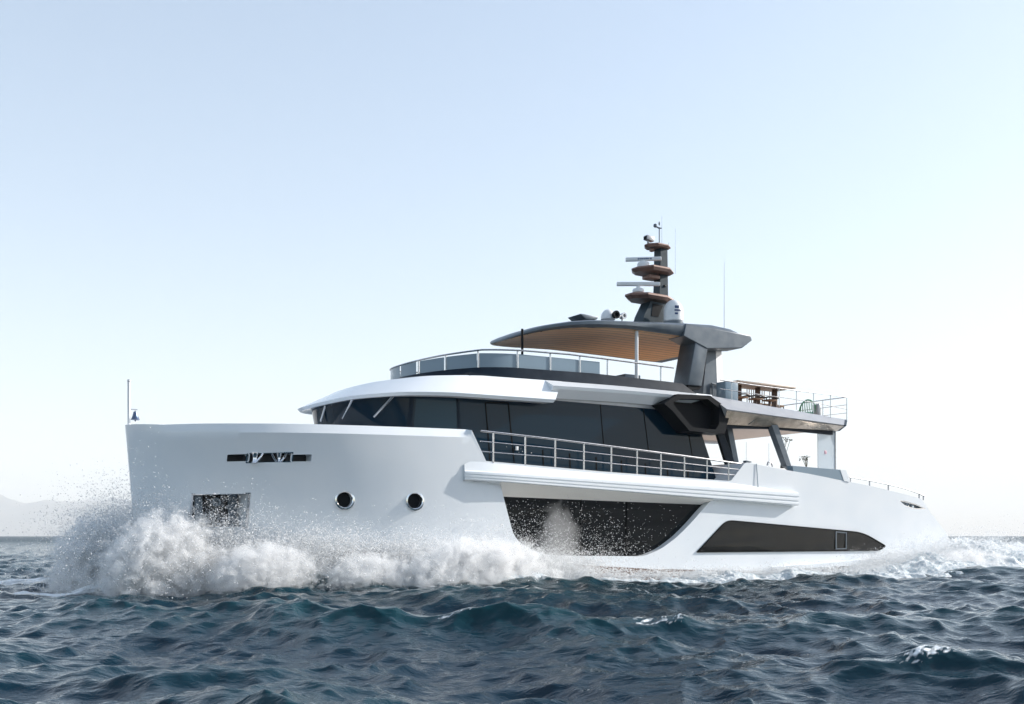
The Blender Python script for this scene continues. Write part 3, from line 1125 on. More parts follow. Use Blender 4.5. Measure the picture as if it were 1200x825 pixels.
# --- hardtop
HT_W = smooth_tab([(13.02, .05), (13.06, .55), (13.2, 1.0), (13.5, 1.48), (14.0, 1.98), (14.7, 2.36), (15.8, 2.56), (17, 2.62), (23.2, 2.62)])
HT_L = smooth_tab([(13.02, 8.66), (13.3, 8.73), (13.7, 8.82), (14.4, 8.93), (15.3, 9.01), (17, 9.12), (19.5, 9.13), (21.5, 9.12), (23.2, 9.14)])
HT_U = smooth_tab([(13.02, 8.70), (13.25, 8.84), (13.7, 9.00), (14.4, 9.14), (15.3, 9.26), (17, 9.38), (19, 9.56), (21.5, 9.70), (22.9, 9.45), (23.2, 9.42)])
rings = []
for s in [13.02, 13.04, 13.08, 13.15, 13.25, 13.4, 13.55, 13.75, 14, 14.5, 15.2, 16, 17, 18, 19, 19.6, 21.0, 22.0, 22.5, 22.9]:
    w, l, u = HT_W(s), HT_L(s), HT_U(s)
    w2 = w - min(.10, w * .3)
    rings.append([(s, w2, l), (s, w, lerp(l, u, .35)), (s, w, lerp(l, u, .8)), (s, w2, u), (s, w * .6, u + .07 * w / 2.6), (s, 0, u + .10 * w / 2.6), (s, -w * .6, u + .07 * w / 2.6),
                  (s, -w2, u), (s, -w, lerp(l, u, .8)), (s, -w, lerp(l, u, .35)), (s, -w2, l)])
ht = P_(MB().loft(rings), 'hardtop', 'grey', smooth=40)
# after beam of the hardtop: chamfered box
rings = []
for sg in (1,):
    bo = outline([(801, 393.5), (829, 408.6), (870, 407.9), (881.5, 399), (880, 393.2), (849, 387.2), (804, 379)], 2.66)
    P_(MB().prism(bo, sg * 1.8, sg * 2.66), 'hardtop_beam', 'grey', bevel=.03, smooth=20)
# timber underside
rings = []
for s in [13.25, 13.35, 13.5, 13.7, 14.0, 14.4, 15, 16, 17, 18, 19, 20, 21, 22, 22.4]:
    w = HT_W(s) - .24 if s < 15 else HT_W(s) - .20
    w = max(w, .1)
    l = HT_L(s)
    rings.append([(s, w, l - .012), (s, w * .5, l - .012), (s, 0, l - .012), (s, -w * .5, l - .012), (s, -w, l - .012), (s, -w, l + .02), (s, w, l + .02)])
P_(MB().loft(rings), 'timber_ceiling', 'teak', ht, smooth=40)
# arch leg on the port side
leg = outline([(816.5, 393), (846.5, 390), (847, 407.5), (829.5, 409), (822.5, 452.5), (806.5, 451)], 2.63)
P_(MB().prism(leg, 1.75, 2.63), 'arch_leg', 'grey', bevel=.03)
fo = outline([(806, 451.2), (823, 452.8), (820, 456.5), (808, 457)], 2.60)
P_(MB().prism(fo, 1.78, 2.58), 'arch_foot', 'black')
# inner pillar with a pale angled after corner
def pillar(name, m, bot, top, z0, z1):
    return P_(MB().loft([[(s, y, z0) for s, y in bot], [(s, y, z1) for s, y in top]]), name, m, smooth=15)


b0, b1 = at(822, 464, 2.0), at(841.5, 464, 2.0)
t0, t1 = at(829, 409, 2.0), at(838.6, 409, 2.0)
pillar('inner_pillar', 'grey', [(b0[0], 2.0), (b1[0], 2.0), (b1[0], 1.2), (b0[0], 1.2)], [(t0[0], 2.0), (t1[0], 2.0), (t1[0], 1.2), (t0[0], 1.2)], 6.5, 9.0)
b2, t2 = at(848.8, 464, 1.84), at(845.5, 409, 1.84)
pillar('pillar_trim', 'plastic', [(b1[0] + .01, 2.0), (b2[0], 1.84), (b2[0], 1.3), (b1[0] + .01, 1.3)], [(t1[0] + .01, 2.0), (t2[0], 1.84), (t2[0], 1.3), (t1[0] + .01, 1.3)], 6.4, 9.0)

# --- equipment on the hardtop
p = at(683, 374.5, 1.0)
P_(MB().prism(outline([(672.5, 370), (677, 370.3), (693.5, 373.8), (692, 376.5), (679, 376)], 1.0), .6, 1.4), 'roof_hatch', 'grey', bevel=.01)


def dome(px, py_base, rpx, hpx, y, name, cyl=.35, m='plastic'):
    c = at(px, py_base, y)
    X, Y = world(c[0], y)
    k = Y / F_PX
    r, h = rpx * k, hpx * k
    prof = [(r * .93, 0), (r, h * .04), (r * 1.0, h * cyl)] + [(r * math.cos(a), h * cyl + (h * (1 - cyl)) * math.sin(a)) for a in np.linspace(.12, math.pi / 2, 9)]
    o = P_(MB().lathe(c, prof, 32), name, m)
    return o, c, r, h


o, c, r, h = dome(712.5, 375, 8.5, 12.5, 1.0, 'small_dome', .15)
# black faced horn beside it
hp = at(721, 369, 1.35)
P_(MB().lathe((hp[0], 1.35, hp[2]), [(.02, -.10), (.12, -.06), (.15, .04), (.15, .10), (.10, .10), (.04, .0)], 20, 'y'), 'horn', 'black')
for dz in (0,):
    sp_ = at(729.5, 370.5, 1.35)
    sl = P_(MB().lathe((sp_[0], 1.35, sp_[2]), [(.03, -.12), (.10, -.10), (.115, .05), (.12, .12), (.09, .12)], 20, 'y').tube([(sp_[0], 1.33, sp_[2]), (sp_[0], 1.33, sp_[2] - .30)], .035), 'searchlight', 'steel')
    P_(MB().lathe((sp_[0], 1.35, sp_[2]), [(0, .10), (.09, .10), (.09, .118), (0, .125)], 20, 'y'), 'lens', 'glass', sl)
o, c, r, h = dome(789, 377.5, 11.6, 26, .9, 'satellite_dome', .45)
o['label'] = 'large white satellite dome behind the mast'
P_(MB().lathe((c[0], c[1], c[2] - .42), [(r * 1.02, 0), (r * 1.02, .40), (r * .95, .42)], 28), 'dome_base', 'grey', o)
# small printed marks on the dome
R_ = r * 1.004
for zf, a0, a1, hh in ((.60, 62, 88, .055), (.45, 50, 90, .03), (.30, 70, 88, .035)):
    vs, fs = [], []
    n_ = 8
    for k in range(n_ + 1):
        a = rad(lerp(a0, a1, k / n_) + 35)
        z = c[2] + h * zf
        rr = R_ if zf <= .45 else R_ * math.cos(math.asin(min(1, (zf - .45) / .55))) * 1.004
        for dz, ro in ((-hh, 0), (hh, 0), (hh, .006), (-hh, .006)):
            vs.append((c[0] + (rr + ro) * math.cos(a), c[1] + (rr + ro) * math.sin(a), z + dz))
    mb = MB().loft([vs[i * 4:i * 4 + 4] for i in range(n_ + 1)])
    P_(mb, 'printed_mark', 'blueprint', o)

# --- mast
MS = 20.55
def mz(py, y=0.0, s=MS):
    X, Y = world(s, y)
    return CAM_Z + (HOR - py) / F_PX * Y


def ms(px, y=0.0):
    return at(px, 400, y)[0]


mast = MB()
hw = .20
zlow = 9.4
rings = []
for px0, px1, py in ((766.4, 780.4, 352), (767.2, 780.2, 330), (767.8, 779.6, 292)):
    z = mz(py)
    a, b = ms(px0, 0), ms(px1, 0)
    rings.append([(a + .12, hw, z), (b - .06, hw, z), (b - .06, -hw, z), (a + .12, -hw, z)])
mast.loft(rings)
mo = P_(mast, 'mast', 'mast', smooth=12)
# raking lower strut
mb = MB()
rings = []
for px0, px1, py in ((744.5, 781, 392), (749.5, 780, 374), (757, 781, 357)):
    z = mz(py)
    a, b = ms(px0), ms(px1)
    rings.append([(a, .30, z), (b, .30, z), (b, -.30, z), (a, -.30, z)])
mb.loft(rings)
P_(mb, 'mast_foot', 'mast', mo, smooth=12)
mb = MB().prism([(ms(757.5), mz(374)), (ms(765.5), mz(374)), (ms(771), mz(360)), (ms(759), mz(359))], .302, .315)
P_(mb, 'mast_recess', 'black', mo)


def spreader(fore_s, aft_s, half, zc_, th, name='spreader', rise=0.0, tip=.45):
    """thick bevelled platform, pointed fore and aft, as wide as 2 x half"""
    pts = [(fore_s, -.25 * half), (fore_s, .25 * half), (lerp(fore_s, aft_s, .25), half), (lerp(fore_s, aft_s, .72), half), (aft_s, half * tip), (aft_s, -half * tip), (lerp(fore_s, aft_s, .72), -half), (lerp(fore_s, aft_s, .25), -half)]
    cs, cy_ = (fore_s + aft_s) / 2, 0
    def sc(k, z):
        return [(cs + (s - cs) * k, y * k, z + rise * abs(y) / half) for s, y in pts]
    return P_(MB().loft([sc(.84, zc_ - th * .6), sc(1.0, zc_ - th * .05), sc(.98, zc_ + th * .3), sc(.90, zc_ + th * .45)]), name, 'bronze', mo, smooth=12)


def two_wing(px0, px1, py, halfpx, th, name='spreader', rise=0.0, nose=.2):
    return None


# the platforms: seen from ahead and below; each is a fore-and-aft plate with side wings
spreader(ms(735, 0) , ms(785, 0), .62, mz(352), .20)
spreader(ms(743, 0), ms(784, 0), .66, mz(320.5), .17, rise=.04)
spreader(ms(757, 0), ms(782.5, 0), .42, mz(290), .12)
P_(MB().box((ms(763), 0, mz(327)), (.55, .5, .16)), 'radar_bracket', 'bronze', mo, bevel=.04)


def radar(px, py, y, barlen, ang, ped_r, ped_h, zp_bar, mark):
    s = at(px, 400, y)[0]
    z = mz(py, y, s)
    o = P_(MB().lathe((s, y, z), [(ped_r * .8, 0), (ped_r, .03), (ped_r, ped_h * .55), (ped_r * .85, ped_h * .8), (ped_r * .35, ped_h * .9), (ped_r * .3, zp_bar)], 20), 'radar', 'plastic', mo)
    b = MB().box((0, 0, 0), (barlen, .13, .155))
    R = Matrix.Rotation(ang, 4, 'Z')
    b.v = [tuple(R @ Vector(v) + Vector((s, y, z + zp_bar + .07))) for v in b.v]
    P_(b, 'radar_scanner', 'plastic', o, bevel=.03)
    if mark:
        for k, w_ in ((-.20, .07), (-.13, .05), (-.07, .06), (.0, .055), (.07, .06), (.13, .04), (.20, .06)):
            b = MB().box((k * barlen * .85 + .05, 0.067, 0), (w_ * barlen * .75, .006, .055))
            b.v = [tuple(R @ Vector(v) + Vector((s, y, z + zp_bar + .07))) for v in b.v]
            P_(b, 'printed_mark', 'blueprint', o)
    return o


r1_ = radar(754, 314.3, 0, 1.42, .68, .25, .28, .29, True)
r2_ = radar(748, 343.8, 0, 1.72, .57, .235, .22, .30, False)
r1_['label'] = 'upper white open array radar with blue marking'
r2_['label'] = 'lower white open array radar with plain bar'
# lamp unit, lens pod, wind sensor, aerials
s, z = ms(759.5), mz(285)
P_(MB().lathe((s, 0, z - .1), [(.05, 0), (.05, .12)], 10).box((s + .05, 0, z + .10), (.38, .22, .18), ry=.12), 'thermal_camera', 'lightgrey', mo, bevel=.03)
P_(MB().box((s - .15, 0, z + .10), (.03, .17, .13)), 'lens', 'black', mo)
P_(MB().lathe((ms(764), 0, mz(297)), [(.02, 0), (.10, .03), (.11, .09), (.08, .14)], 16), 'lens_pod', 'bronze', mo)
s, z = ms(772.6), mz(288)
ws = P_(MB().tube([(s, 0, z), (s, 0, mz(266))], .022, 6).tube([(s - .24, .05, mz(266.6)), (s, 0, mz(267.4)), (s + .10, 0, mz(266.8))], .03, 6)
        .lathe((s - .26, .05, mz(266)), [(.02, -.08), (.07, -.04), (.07, .05), (.02, .08)], 10).lathe((s + .0, 0, mz(262)), [(.02, -.07), (.035, 0), (.02, .08)], 8), 'wind_sensor', 'grey', mo)
for px, py0, py1, y, r in ((775.6, 288, 253, 0, .008), (791.3, 318, 268, -.2, .008), (783.6, 289, 284, .1, .012)):
    s = at(px, 400, y)[0]
    P_(MB().tube([(s, y, mz(py0, y, s) - .1), (s, y, mz(py1, y, s))], r, 6, taper=r * .6), 'aerial', 'steel', mo)
P_(MB().box((ms(775), .21, mz(336)), (.10, .06, .08)), 'deck_light', 'black', mo, bevel=.01)
wz = at(848.7, 388, 2.4)
P_(MB().tube([(wz[0], 2.4, wz[2] - .1), (wz[0], 2.4, at(848.9, 307, 2.4)[2])], .018, 6, taper=.008), 'whip_aerial', 'plastic')

# --- upper after deck: wings, bracket, slab
def wing(sgn):
    T0, T1 = at(830, 463.3, 3.35), at(990, 491.5, 3.35)
    M0, M1 = at(852, 479.5, 3.95), at(989, 498, 3.95)
    L0, L1 = at(848, 497, 3.5), at(981, 504.8, 3.5)
    rings = []
    for t in np.linspace(0, 1, 8):
        a, b, c = Vector(T0).lerp(T1, t), Vector(M0).lerp(M1, t), Vector(L0).lerp(L1, t)
        rings.append([(p.x, sgn * p.y, p.z) for p in (a, b)] + [(b.x, sgn * (b.y - .02), b.z - .03), (c.x, sgn * c.y, c.z), (c.x, sgn * 3.0, c.z), (a.x, sgn * 3.0, a.z)])
    mb = MB().loft(rings)
    o = P_(mb, 'deck_wing', 'lightgrey', smooth=15)
    # lower facing band in mirror bronze, set proud of the wing by a hair
    rr = []
    for q in rings:
        b, c = Vector(q[2]), Vector(q[3])
        n_ = Vector((0, sgn * .004, -.003))
        rr.append([b + n_ + Vector((0, 0, -.01)), c + n_, c + n_ * 3, b + n_ * 3 + Vector((0, 0, -.01))])
    P_(MB().loft(rr), 'wing_lower_face', 'taupe', o, smooth=10)
    # end fin
    e = rings[-1]
    fn = MB().loft([[Vector(p) + Vector((.01, 0, 0)) for p in e], [Vector(p) + Vector((.16, 0, .0)) for p in e]])
    P_(fn, 'wing_end', 'navy', o)
    return o, rings


pw, prings = wing(1)
wing(-1)
# crease bar across the lower face
a, b = at(876, 498, 3.52), at(891.5, 485.5, 3.90)
P_(MB().tube([(a[0], 3.56, a[2] + .02), (b[0], 3.93, b[2])], .03, 6), 'brace', 'steel', pw)
# octagonal black bracket at the wing's fore end
OCT = [(778, 473), (794, 461.8), (831.6, 463.6), (853.6, 479.4), (853.6, 491), (849, 508.5), (807.7, 505), (787.5, 481.5)]
INN = [(788.5, 472), (797, 467.5), (829, 467.8), (842.5, 478.5), (842, 497), (838, 503.5), (811, 500.5), (793, 479)]
mb = MB()
o0, i0 = outline(OCT, 3.7), outline(INN, 3.7)
mb.loft([[(s, 3.02, z) for s, z in o0], [(s, 3.72, z) for s, z in o0], [(s, 3.72, z) for s, z in i0], [(s, 3.30, z) for s, z in i0]])
P_(mb, 'wing_bracket', 'black', smooth=10)
# deck slab with warm ceiling
zs = lambda s: tab(s, [(20, 5.90), (27.3, 5.98)])
zd = lambda s: tab(s, [(19.4, 6.62), (27.2, 6.30)])
rings = [[(s, 3.15, zs(s)), (s, 3.15, zs(s) + .25), (s, 3.0, zd(s)), (s, -3.0, zd(s)), (s, -3.15, zs(s) + .25), (s, -3.15, zs(s))] for s in (19.4, 22, 24.5, 27.2)]
P_(MB().loft(rings), 'after_deck_slab', 'tan')
P_(MB().prism(outline([(844, 496), (905, 497), (976, 504.5), (976, 509.5), (905, 502.8), (844, 502)], 3.42), 3.30, 3.42), 'ceiling_trim', 'navy')

# upper deck rails
TR = [(844, 445.3), (880, 450.8), (926, 456.8), (960, 461), (992.5, 465.4)]
BS = [(844, 466), (880, 471), (926, 477.5), (960, 485), (992.5, 494)]
rail_px('upper_deck_rail', 'steel', TR, BS, 3.45, (.5,), (857.5, 913, 933.3, 953.4, 973.2, 992.3), r=.022, rp=.017, label='slim steel rail round the upper after deck')
p = at(992.5, 465.4, 3.45); q = at(992.5, 494, 3.45)
tops = [(p[0], 3.45, p[2]), (p[0], 0, p[2] + .02), (p[0], -3.45, p[2])]
bases = [(q[0], 3.45, q[2] + .05), (q[0], 0, q[2] + .05), (q[0], -3.45, q[2] + .05)]
rail('stern_deck_rail', 'steel', tops, (.33, .68), bases, (.18, .34, .52, .68, .84, 1), r=.022, rp=.018)
# starboard side rail
tops = [(at(a, b, 3.45)[0], -3.45, at(a, b, 3.45)[2]) for a, b in TR]
bases = [(t[0], -3.45, at(a, b, 3.45)[2]) for t, (a, b) in zip(tops, BS)]
rail('upper_deck_rail', 'steel', tops, (.5,), bases, (.05, .25, .45, .65, .85), r=.022, rp=.018, label='starboard rail of the upper after deck')
# small pale lockers at the fore end of the deck
a, b = at(849, 446, 2.9), at(864, 466, 2.9)
P_(MB().box(((a[0] + b[0]) / 2 + .1, 2.6, (a[2] + b[2]) / 2 - .1), (b[0] - a[0], .5, a[2] - b[2] + .2)), 'deck_locker', 'screen', bevel=.02)
a = at(957, 478, 2.0)
P_(MB().box((a[0], 2.0, a[2] - .1), (.2, .3, .5)), 'vent_box', 'lightgrey', bevel=.02)
a = at(843.5, 459, 2.0)
P_(MB().tube([(a[0] - .5, 2.05, a[2] + .28), (a[0] + .15, 2.05, a[2] + .22)], .03, 6).tube([(a[0] - .45, 2.05, a[2] + .28), (a[0] - .45, 2.05, a[2] - .3)], .03, 6), 'grab_rail', 'grey')

# --- cockpit: posts, pane, coaming
def quad(pix, y0, y1, name, m, parent=YACHT, **kw):
    return P_(MB().prism(outline(pix, y1), y0, y1), name, m, parent, **kw)


quad([(904.5, 498), (911.5, 498), (929, 551), (922, 546)], 3.35, 3.62, 'cockpit_strut', 'grey')
quad([(838.5, 500), (845.5, 500), (866.5, 556), (868, 570), (860, 570)], 2.86, 3.0, 'house_end_post', 'navy')
quad([(852, 500), (858, 500), (868.5, 556), (863, 556)], 2.5, 2.8, 'inner_end_post', 'grey')
cp = quad([(958.5, 503), (979, 504.5), (979, 553), (959, 551)], 3.30, 3.34, 'wind_break', 'clear')
quad([(979.2, 504), (979.8, 504), (979.8, 552), (979.2, 552)], 3.28, 3.36, 'pane_edge', 'steel', cp)
quad([(972, 504.5), (977.5, 504.5), (978, 522)], 3.22, 3.28, 'pane_brace', 'navy', cp)
# pink printed emblem on the pane
c = at(967.6, 530, 3.35)
P_(MB().lathe((c[0], 3.342, c[2]), [(0, 0), (.09, 0), (.07, .006), (0, .008)], 7, 'y'), 'pane_emblem', 'flower', cp)
co_ = quad([(928.7, 545.8), (984.6, 550.5), (989, 563.2), (930, 552.6)], 3.62, 3.93, 'cockpit_coaming', 'screen')
quad([(984.8, 550.5), (991.5, 551), (995.5, 565), (989.2, 563.5)], 3.60, 3.945, 'coaming_end', 'white', co_)
for px in (874.5, 901):
    a, b = at(px, 506, -2.6), at(px, 565, -2.6)
    P_(MB().tube([(a[0], -2.6, zs(a[0]) - .02), (a[0], -2.6, 3.6)], .009, 6), 'stay', 'steel')
# fairlead cap at the top of the step in the bulwark
a = at(876, 541.5, 3.9)
P_(MB().box((a[0] + .03, 3.86, a[2] + .02), (.30, .16, .07)), 'bulwark_cap', 'grey', bevel=.015)
# bulwark door joint
rings = []
for py in (543.5, 550, 560, 573):
    p = at(886.5 + (py - 543) * .07, py, 4.0)
    rings.append([(p[0] - .012, 3.985, p[2]), (p[0] + .012, 3.985, p[2]), (p[0] + .012, 4.006, p[2]), (p[0] - .012, 4.006, p[2])])
P_(MB().loft(rings), 'bulwark_joint', 'screen')
P_(MB().tube([at(899, 545.5, 3.82), at(900, 541.5, 3.82), at(904, 542.5, 3.82), at(905, 547, 3.82)], .03), 'cleat', 'steel')
# stern rail
rail_px('stern_rail', 'lightgrey', [(994.5, 558.8), (1020, 563.2), (1041, 567.5), (1060, 572.3), (1076, 577.8), (1083.5, 581.5)],
        [(994.5, 565), (1020, 570), (1041, 575), (1060, 580), (1076, 584), (1083.5, 585.5)], 3.80, (), (996.5, 1019, 1041, 1077, 1082), r=.03, rp=.028, label='low curving rail on the stern bulwark')
# cockpit sole and after deck
P_(MB().slab([(20.8, 3.4), (32, 3.4), (32, -3.4), (20.8, -3.4)], 2.9, 3.05), 'cockpit_sole', 'tabletop')

# --- flagstaff and bell on the stem head
fs_ = at(150.3, 498, 0)
FS = fs_[0] + .02
zt_ = at(150.3, 446.5, 0)[2]
fl = P_(MB().tube([(FS, 0, 4.7), (FS, 0, zt_)], .042, 12).lathe((FS, 0, zt_), [(.05, -.01), (.05, .03), (.0, .035)], 12), 'flagstaff', 'plastic')
P_(MB().lathe((FS, 0, zt_ - .02), [(.046, 0), (.046, .06)], 12), 'staff_cap', 'grey', fl)
zb = at(150, 479.6, 0)[2]
bs = at(158.5, 484, 0)[0]
P_(MB().tube([(FS, 0, zb), (bs + .06, 0, zb)], .016, 8), 'bell_bracket', 'steel', fl)
P_(MB().lathe((bs, 0, zb - .30), [(.118, 0), (.125, .012), (.105, .05), (.08, .11), (.066, .18), (.05, .235), (.02, .255), (.0, .26)], 20), 'bell', 'bell', fl)
P_(MB().lathe((bs, 0, zb - .36), [(.0, 0), (.025, .02), (.02, .05), (.01, .08)], 10).tube([(bs, 0, zb - .06), (bs, 0, zb)], .012, 6), 'clapper', 'steel', fl)

# ------------------------------------------------------------------ furniture standing on the upper after deck
DECK_Z = 6.52


def yw(s, y, z):
    X, Y = world(s, y)
    return (X, Y, z)


def local(mb, name, m, parent, **kw):
    return mb.build(name, M[m], parent, frame=False, **kw)


a, b = at(856, 445.5, 1.2), at(926, 455, 1.2)
TS0, TS1 = a[0] + .1, b[0]
TZ = (a[2] + b[2]) / 2
tb = empty('dining_table', 'long weathered wooden table on brown pedestals by the upper deck rail', 'table', yw((TS0 + TS1) / 2, .9, DECK_Z), rz=YAW)
TL = TS1 - TS0
TH = TZ - DECK_Z
local(MB().box((0, 0, TH - .04), (TL, 1.25, .09)), 'table_top', 'tabletop', tb, bevel=.015)
for k in (-.30, .02, .32):
    local(MB().box((k * TL, 0, (TH - .09) / 2), (.11, .22, TH - .09)), 'pedestal', 'darkwood', tb, bevel=.01)


def chair(label):
    r_ = empty('bar_chair', label, 'bar chair', (0, 0, 0), 'high chairs beyond the upper deck table', YAW)
    local(MB().box((0, 0, .74), (.46, .44, .08)), 'seat', 'cushion', r_, bevel=.02)
    mb = MB()
    for i in range(4):
        mb.box((-.20 + .133 * i, .23, 1.14), (.035, .03, .72))
    mb.box((0, .235, 1.53), (.50, .06, .14))
    local(mb, 'backrest', 'darkwood', r_, bevel=.008)
    for sx in (-1, 1):
        for sy in (-1, 1):
            local(MB().tube([(sx * .20, sy * .19, .72), (sx * .25, sy * .24, 0)], .026, 6, taper=.018), 'leg', 'blackmetal', r_)
    return r_


def stool(label):
    r_ = empty('bar_stool', label, 'stool', (0, 0, 0), 'stools on the near side of the upper deck table', YAW)
    local(MB().box((0, 0, .70), (.46, .42, .06)), 'seat', 'cushion', r_, bevel=.02)
    local(MB().tube([(-.30, -.2, .78), (-.31, .2, .80), (0, .28, .82), (.31, .2, .80), (.30, -.2, .78)], .034, 6), 'back_hoop', 'blackmetal', r_)
    for sx in (-1, 1):
        local(MB().tube([(sx * .29, .1, .68), (sx * .31, .1, .80)], .026, 6), 'hoop_stay', 'blackmetal', r_)
    local(MB().box((0, 0, .36), (.09, .09, .66)), 'pedestal', 'darkwood', r_, bevel=.01)
    local(MB().box((0, 0, .02), (.46, .46, .04)), 'foot', 'blackmetal', r_, bevel=.008)
    return r_


def copy_thing(r_, label):
    c = r_.copy()
    COL.objects.link(c)
    c['label'] = label
    for ch in r_.children:
        d = ch.copy()
        COL.objects.link(d)
        d.parent = c
    return c


proto = None
for px, lab in ((868, 'black hooped stool under the wooden table next to the grey locker'), (885.5, 'middle black hooped stool under the wooden table'), (902, 'black hooped stool under the wooden table nearest the stern')):
    c = stool(lab) if proto is None else copy_thing(proto, lab)
    proto = proto or c
    c.location = yw(at(px, 460, 1.5)[0], 1.5, DECK_Z)
    c.rotation_euler = (0, 0, YAW + math.pi)
proto = None
for px, lab in ((884, 'brown slatted bar chair behind the table, top showing nearest the pillar'), (896.5, 'brown slatted bar chair behind the table, in the middle of three'), (910.5, 'brown slatted bar chair behind the table, top showing nearest the green chair')):
    c = chair(lab) if proto is None else copy_thing(proto, lab)
    proto = proto or c
    c.location = yw(at(px, 449, .1)[0], .1, DECK_Z)
    c.rotation_euler = (0, 0, YAW)

# green woven lounge chair
g = at(944, 478, 1.6)
gr = empty('lounge_chair', 'green woven lounge chair with a rounded high back by the rail', 'chair', yw(g[0], 1.6, 6.40), rz=YAW + rad(150))
pts, rim_ = [], []
for k in range(21):
    q = math.pi * (k / 20)
    rim_.append((.36 * math.cos(q) * (1 if k not in (0, 20) else 1), .24 + .10 * math.sin(q), .38 + .56 * math.sin(q)))
mb = MB().tube(rim_, .03, 8)
for k in range(-4, 5):
    x = .36 * k / 4.6
    zt2 = .38 + .56 * math.sqrt(max(1 - (x / .36) ** 2, 0))
    mb.tube([(x * .8, -.05, .36), (x * .9, .2, .40), (x, .30, (zt2 + .4) / 2), (x, .33, zt2)], .017, 6)
local(mb, 'backrest', 'green', gr)
local(MB().lathe((0, 0, .34), [(0, 0), (.36, 0), (.38, .03), (.36, .08), (0, .09)], 24), 'seat', 'green', gr)
for sx in (-1, 1):
    for sy in (-1, 1):
        local(MB().tube([(sx * .24, sy * .22, .36), (sx * .31, sy * .28, 0)], .022, 6), 'leg', 'green', gr)


# vases with bare branches in the cockpit
def branches(px, py, y, zfoot, hgt, lab, seed, vase):
    r_ = random.Random(seed)
    a = at(px, py, y)
    v = empty('vase', lab, 'vase', yw(a[0], y, zfoot), rz=YAW)
    if vase:
        local(MB().lathe((0, 0, 0), [(.09, 0), (.12, .08), (.10, .22), (.05, .34), (.06, .40)], 18), 'vessel', 'blackmetal', v)
    else:
        local(MB().lathe((0, 0, 0), [(.07, 0), (.09, .05), (.07, .14), (.05, .20)], 18), 'vessel', 'plastic', v)
    mb, lf = MB(), MB()
    for _ in range(7):
        d = Vector((r_.uniform(-.5, .5), r_.uniform(-.3, .3), 1)).normalized()
        p0 = Vector((0, 0, .3 if vase else .15))
        p1 = p0 + d * hgt * .5
        p2 = p1 + (d + Vector((r_.uniform(-.4, .4), r_.uniform(-.3, .3), 0))).normalized() * hgt * .5
        mb.tube([p0, p1, p2], .010, 5)
        for _ in range(4):
            q = p2 + Vector((r_.uniform(-.09, .09), r_.uniform(-.09, .09), r_.uniform(-.10, .06)))
            lf.box(q, (.07, .05, .012), rz=r_.uniform(0, 6), ry=r_.uniform(-1, 1))
    local(mb, 'branches', 'leaf', v)
    local(lf, 'blossom', 'leaf', v)


# low table carrying them
a = at(905, 548, .6)
lt_ = empty('low_table', 'white low table inside the after cockpit', 'table', yw(a[0], .6, 3.05), rz=YAW)
ltz = a[2] - 3.05 - .05
local(MB().box((0, 0, ltz - .03), (1.5, .9, .06)), 'table_top', 'plastic', lt_, bevel=.01)
for sx in (-1, 1):
    for sy in (-1, 1):
        local(MB().box((sx * .66, sy * .36, (ltz - .06) / 2), (.07, .07, ltz - .06)), 'leg', 'plastic', lt_)
branches(917.5, 545, .6, a[2] - .05, 1.05, 'dark vase of tall bare branches on the low white table', 3, True)
a2 = at(945, 546, .3)
lt2 = empty('side_table', 'small side table in the cockpit beside the glass wind break', 'table', yw(a2[0], .3, 3.05), rz=YAW)
z2 = a2[2] - 3.05 - .25
local(MB().lathe((0, 0, z2 - .04), [(0, 0), (.26, 0), (.26, .04), (0, .04)], 20), 'table_top', 'plastic', lt2)
local(MB().tube([(0, 0, 0), (0, 0, z2 - .04)], .04, 10).lathe((0, 0, 0), [(.2, 0), (.2, .02), (.04, .04)], 16), 'leg', 'blackmetal', lt2)
branches(945, 546, .3, 3.05 + z2, .50, 'small pale vase of short twigs beside the wind break', 5, False)


# ------------------------------------------------------------------ white water: foam heaps and spray
def spray_mat(name, col, transl, rough=.6):
    m = bpy.data.materials.new(name)
    m.use_nodes = True
    b = bsdf(m)
    b.inputs['Base Color'].default_value = (*col, 1)
    b.inputs['Roughness'].default_value = rough
    t = nd(m, 'ShaderNodeBsdfTranslucent')
    t.inputs[0].default_value = (*col, 1)
    mx_ = nd(m, 'ShaderNodeMixShader')
    mx_.inputs[0].default_value = transl
    lk(m, b.outputs[0], mx_.inputs[1]); lk(m, t.outputs[0], mx_.inputs[2])
    lk(m, mx_.outputs[0], m.node_tree.nodes['Material Output'].inputs[0])
    return m


M['spray'] = spray_mat('spray_drops', (.96, .97, .98), .4)
m = M['spray']
mo_ = m.node_tree.nodes['Material Output']
pre = mo_.inputs[0].links[0].from_socket
tp = nd(m, 'ShaderNodeBsdfTransparent')
mx2 = nd(m, 'ShaderNodeMixShader')
mx2.inputs[0].default_value = .42
lk(m, pre, mx2.inputs[1]); lk(m, tp.outputs[0], mx2.inputs[2]); lk(m, mx2.outputs[0], mo_.inputs[0])
TET = np.array([(1, 1, 1), (1, -1, -1), (-1, 1, -1), (-1, -1, 1)], float) / math.sqrt(3)
TF = np.array([(0, 1, 2), (0, 3, 1), (0, 2, 3), (1, 3, 2)])


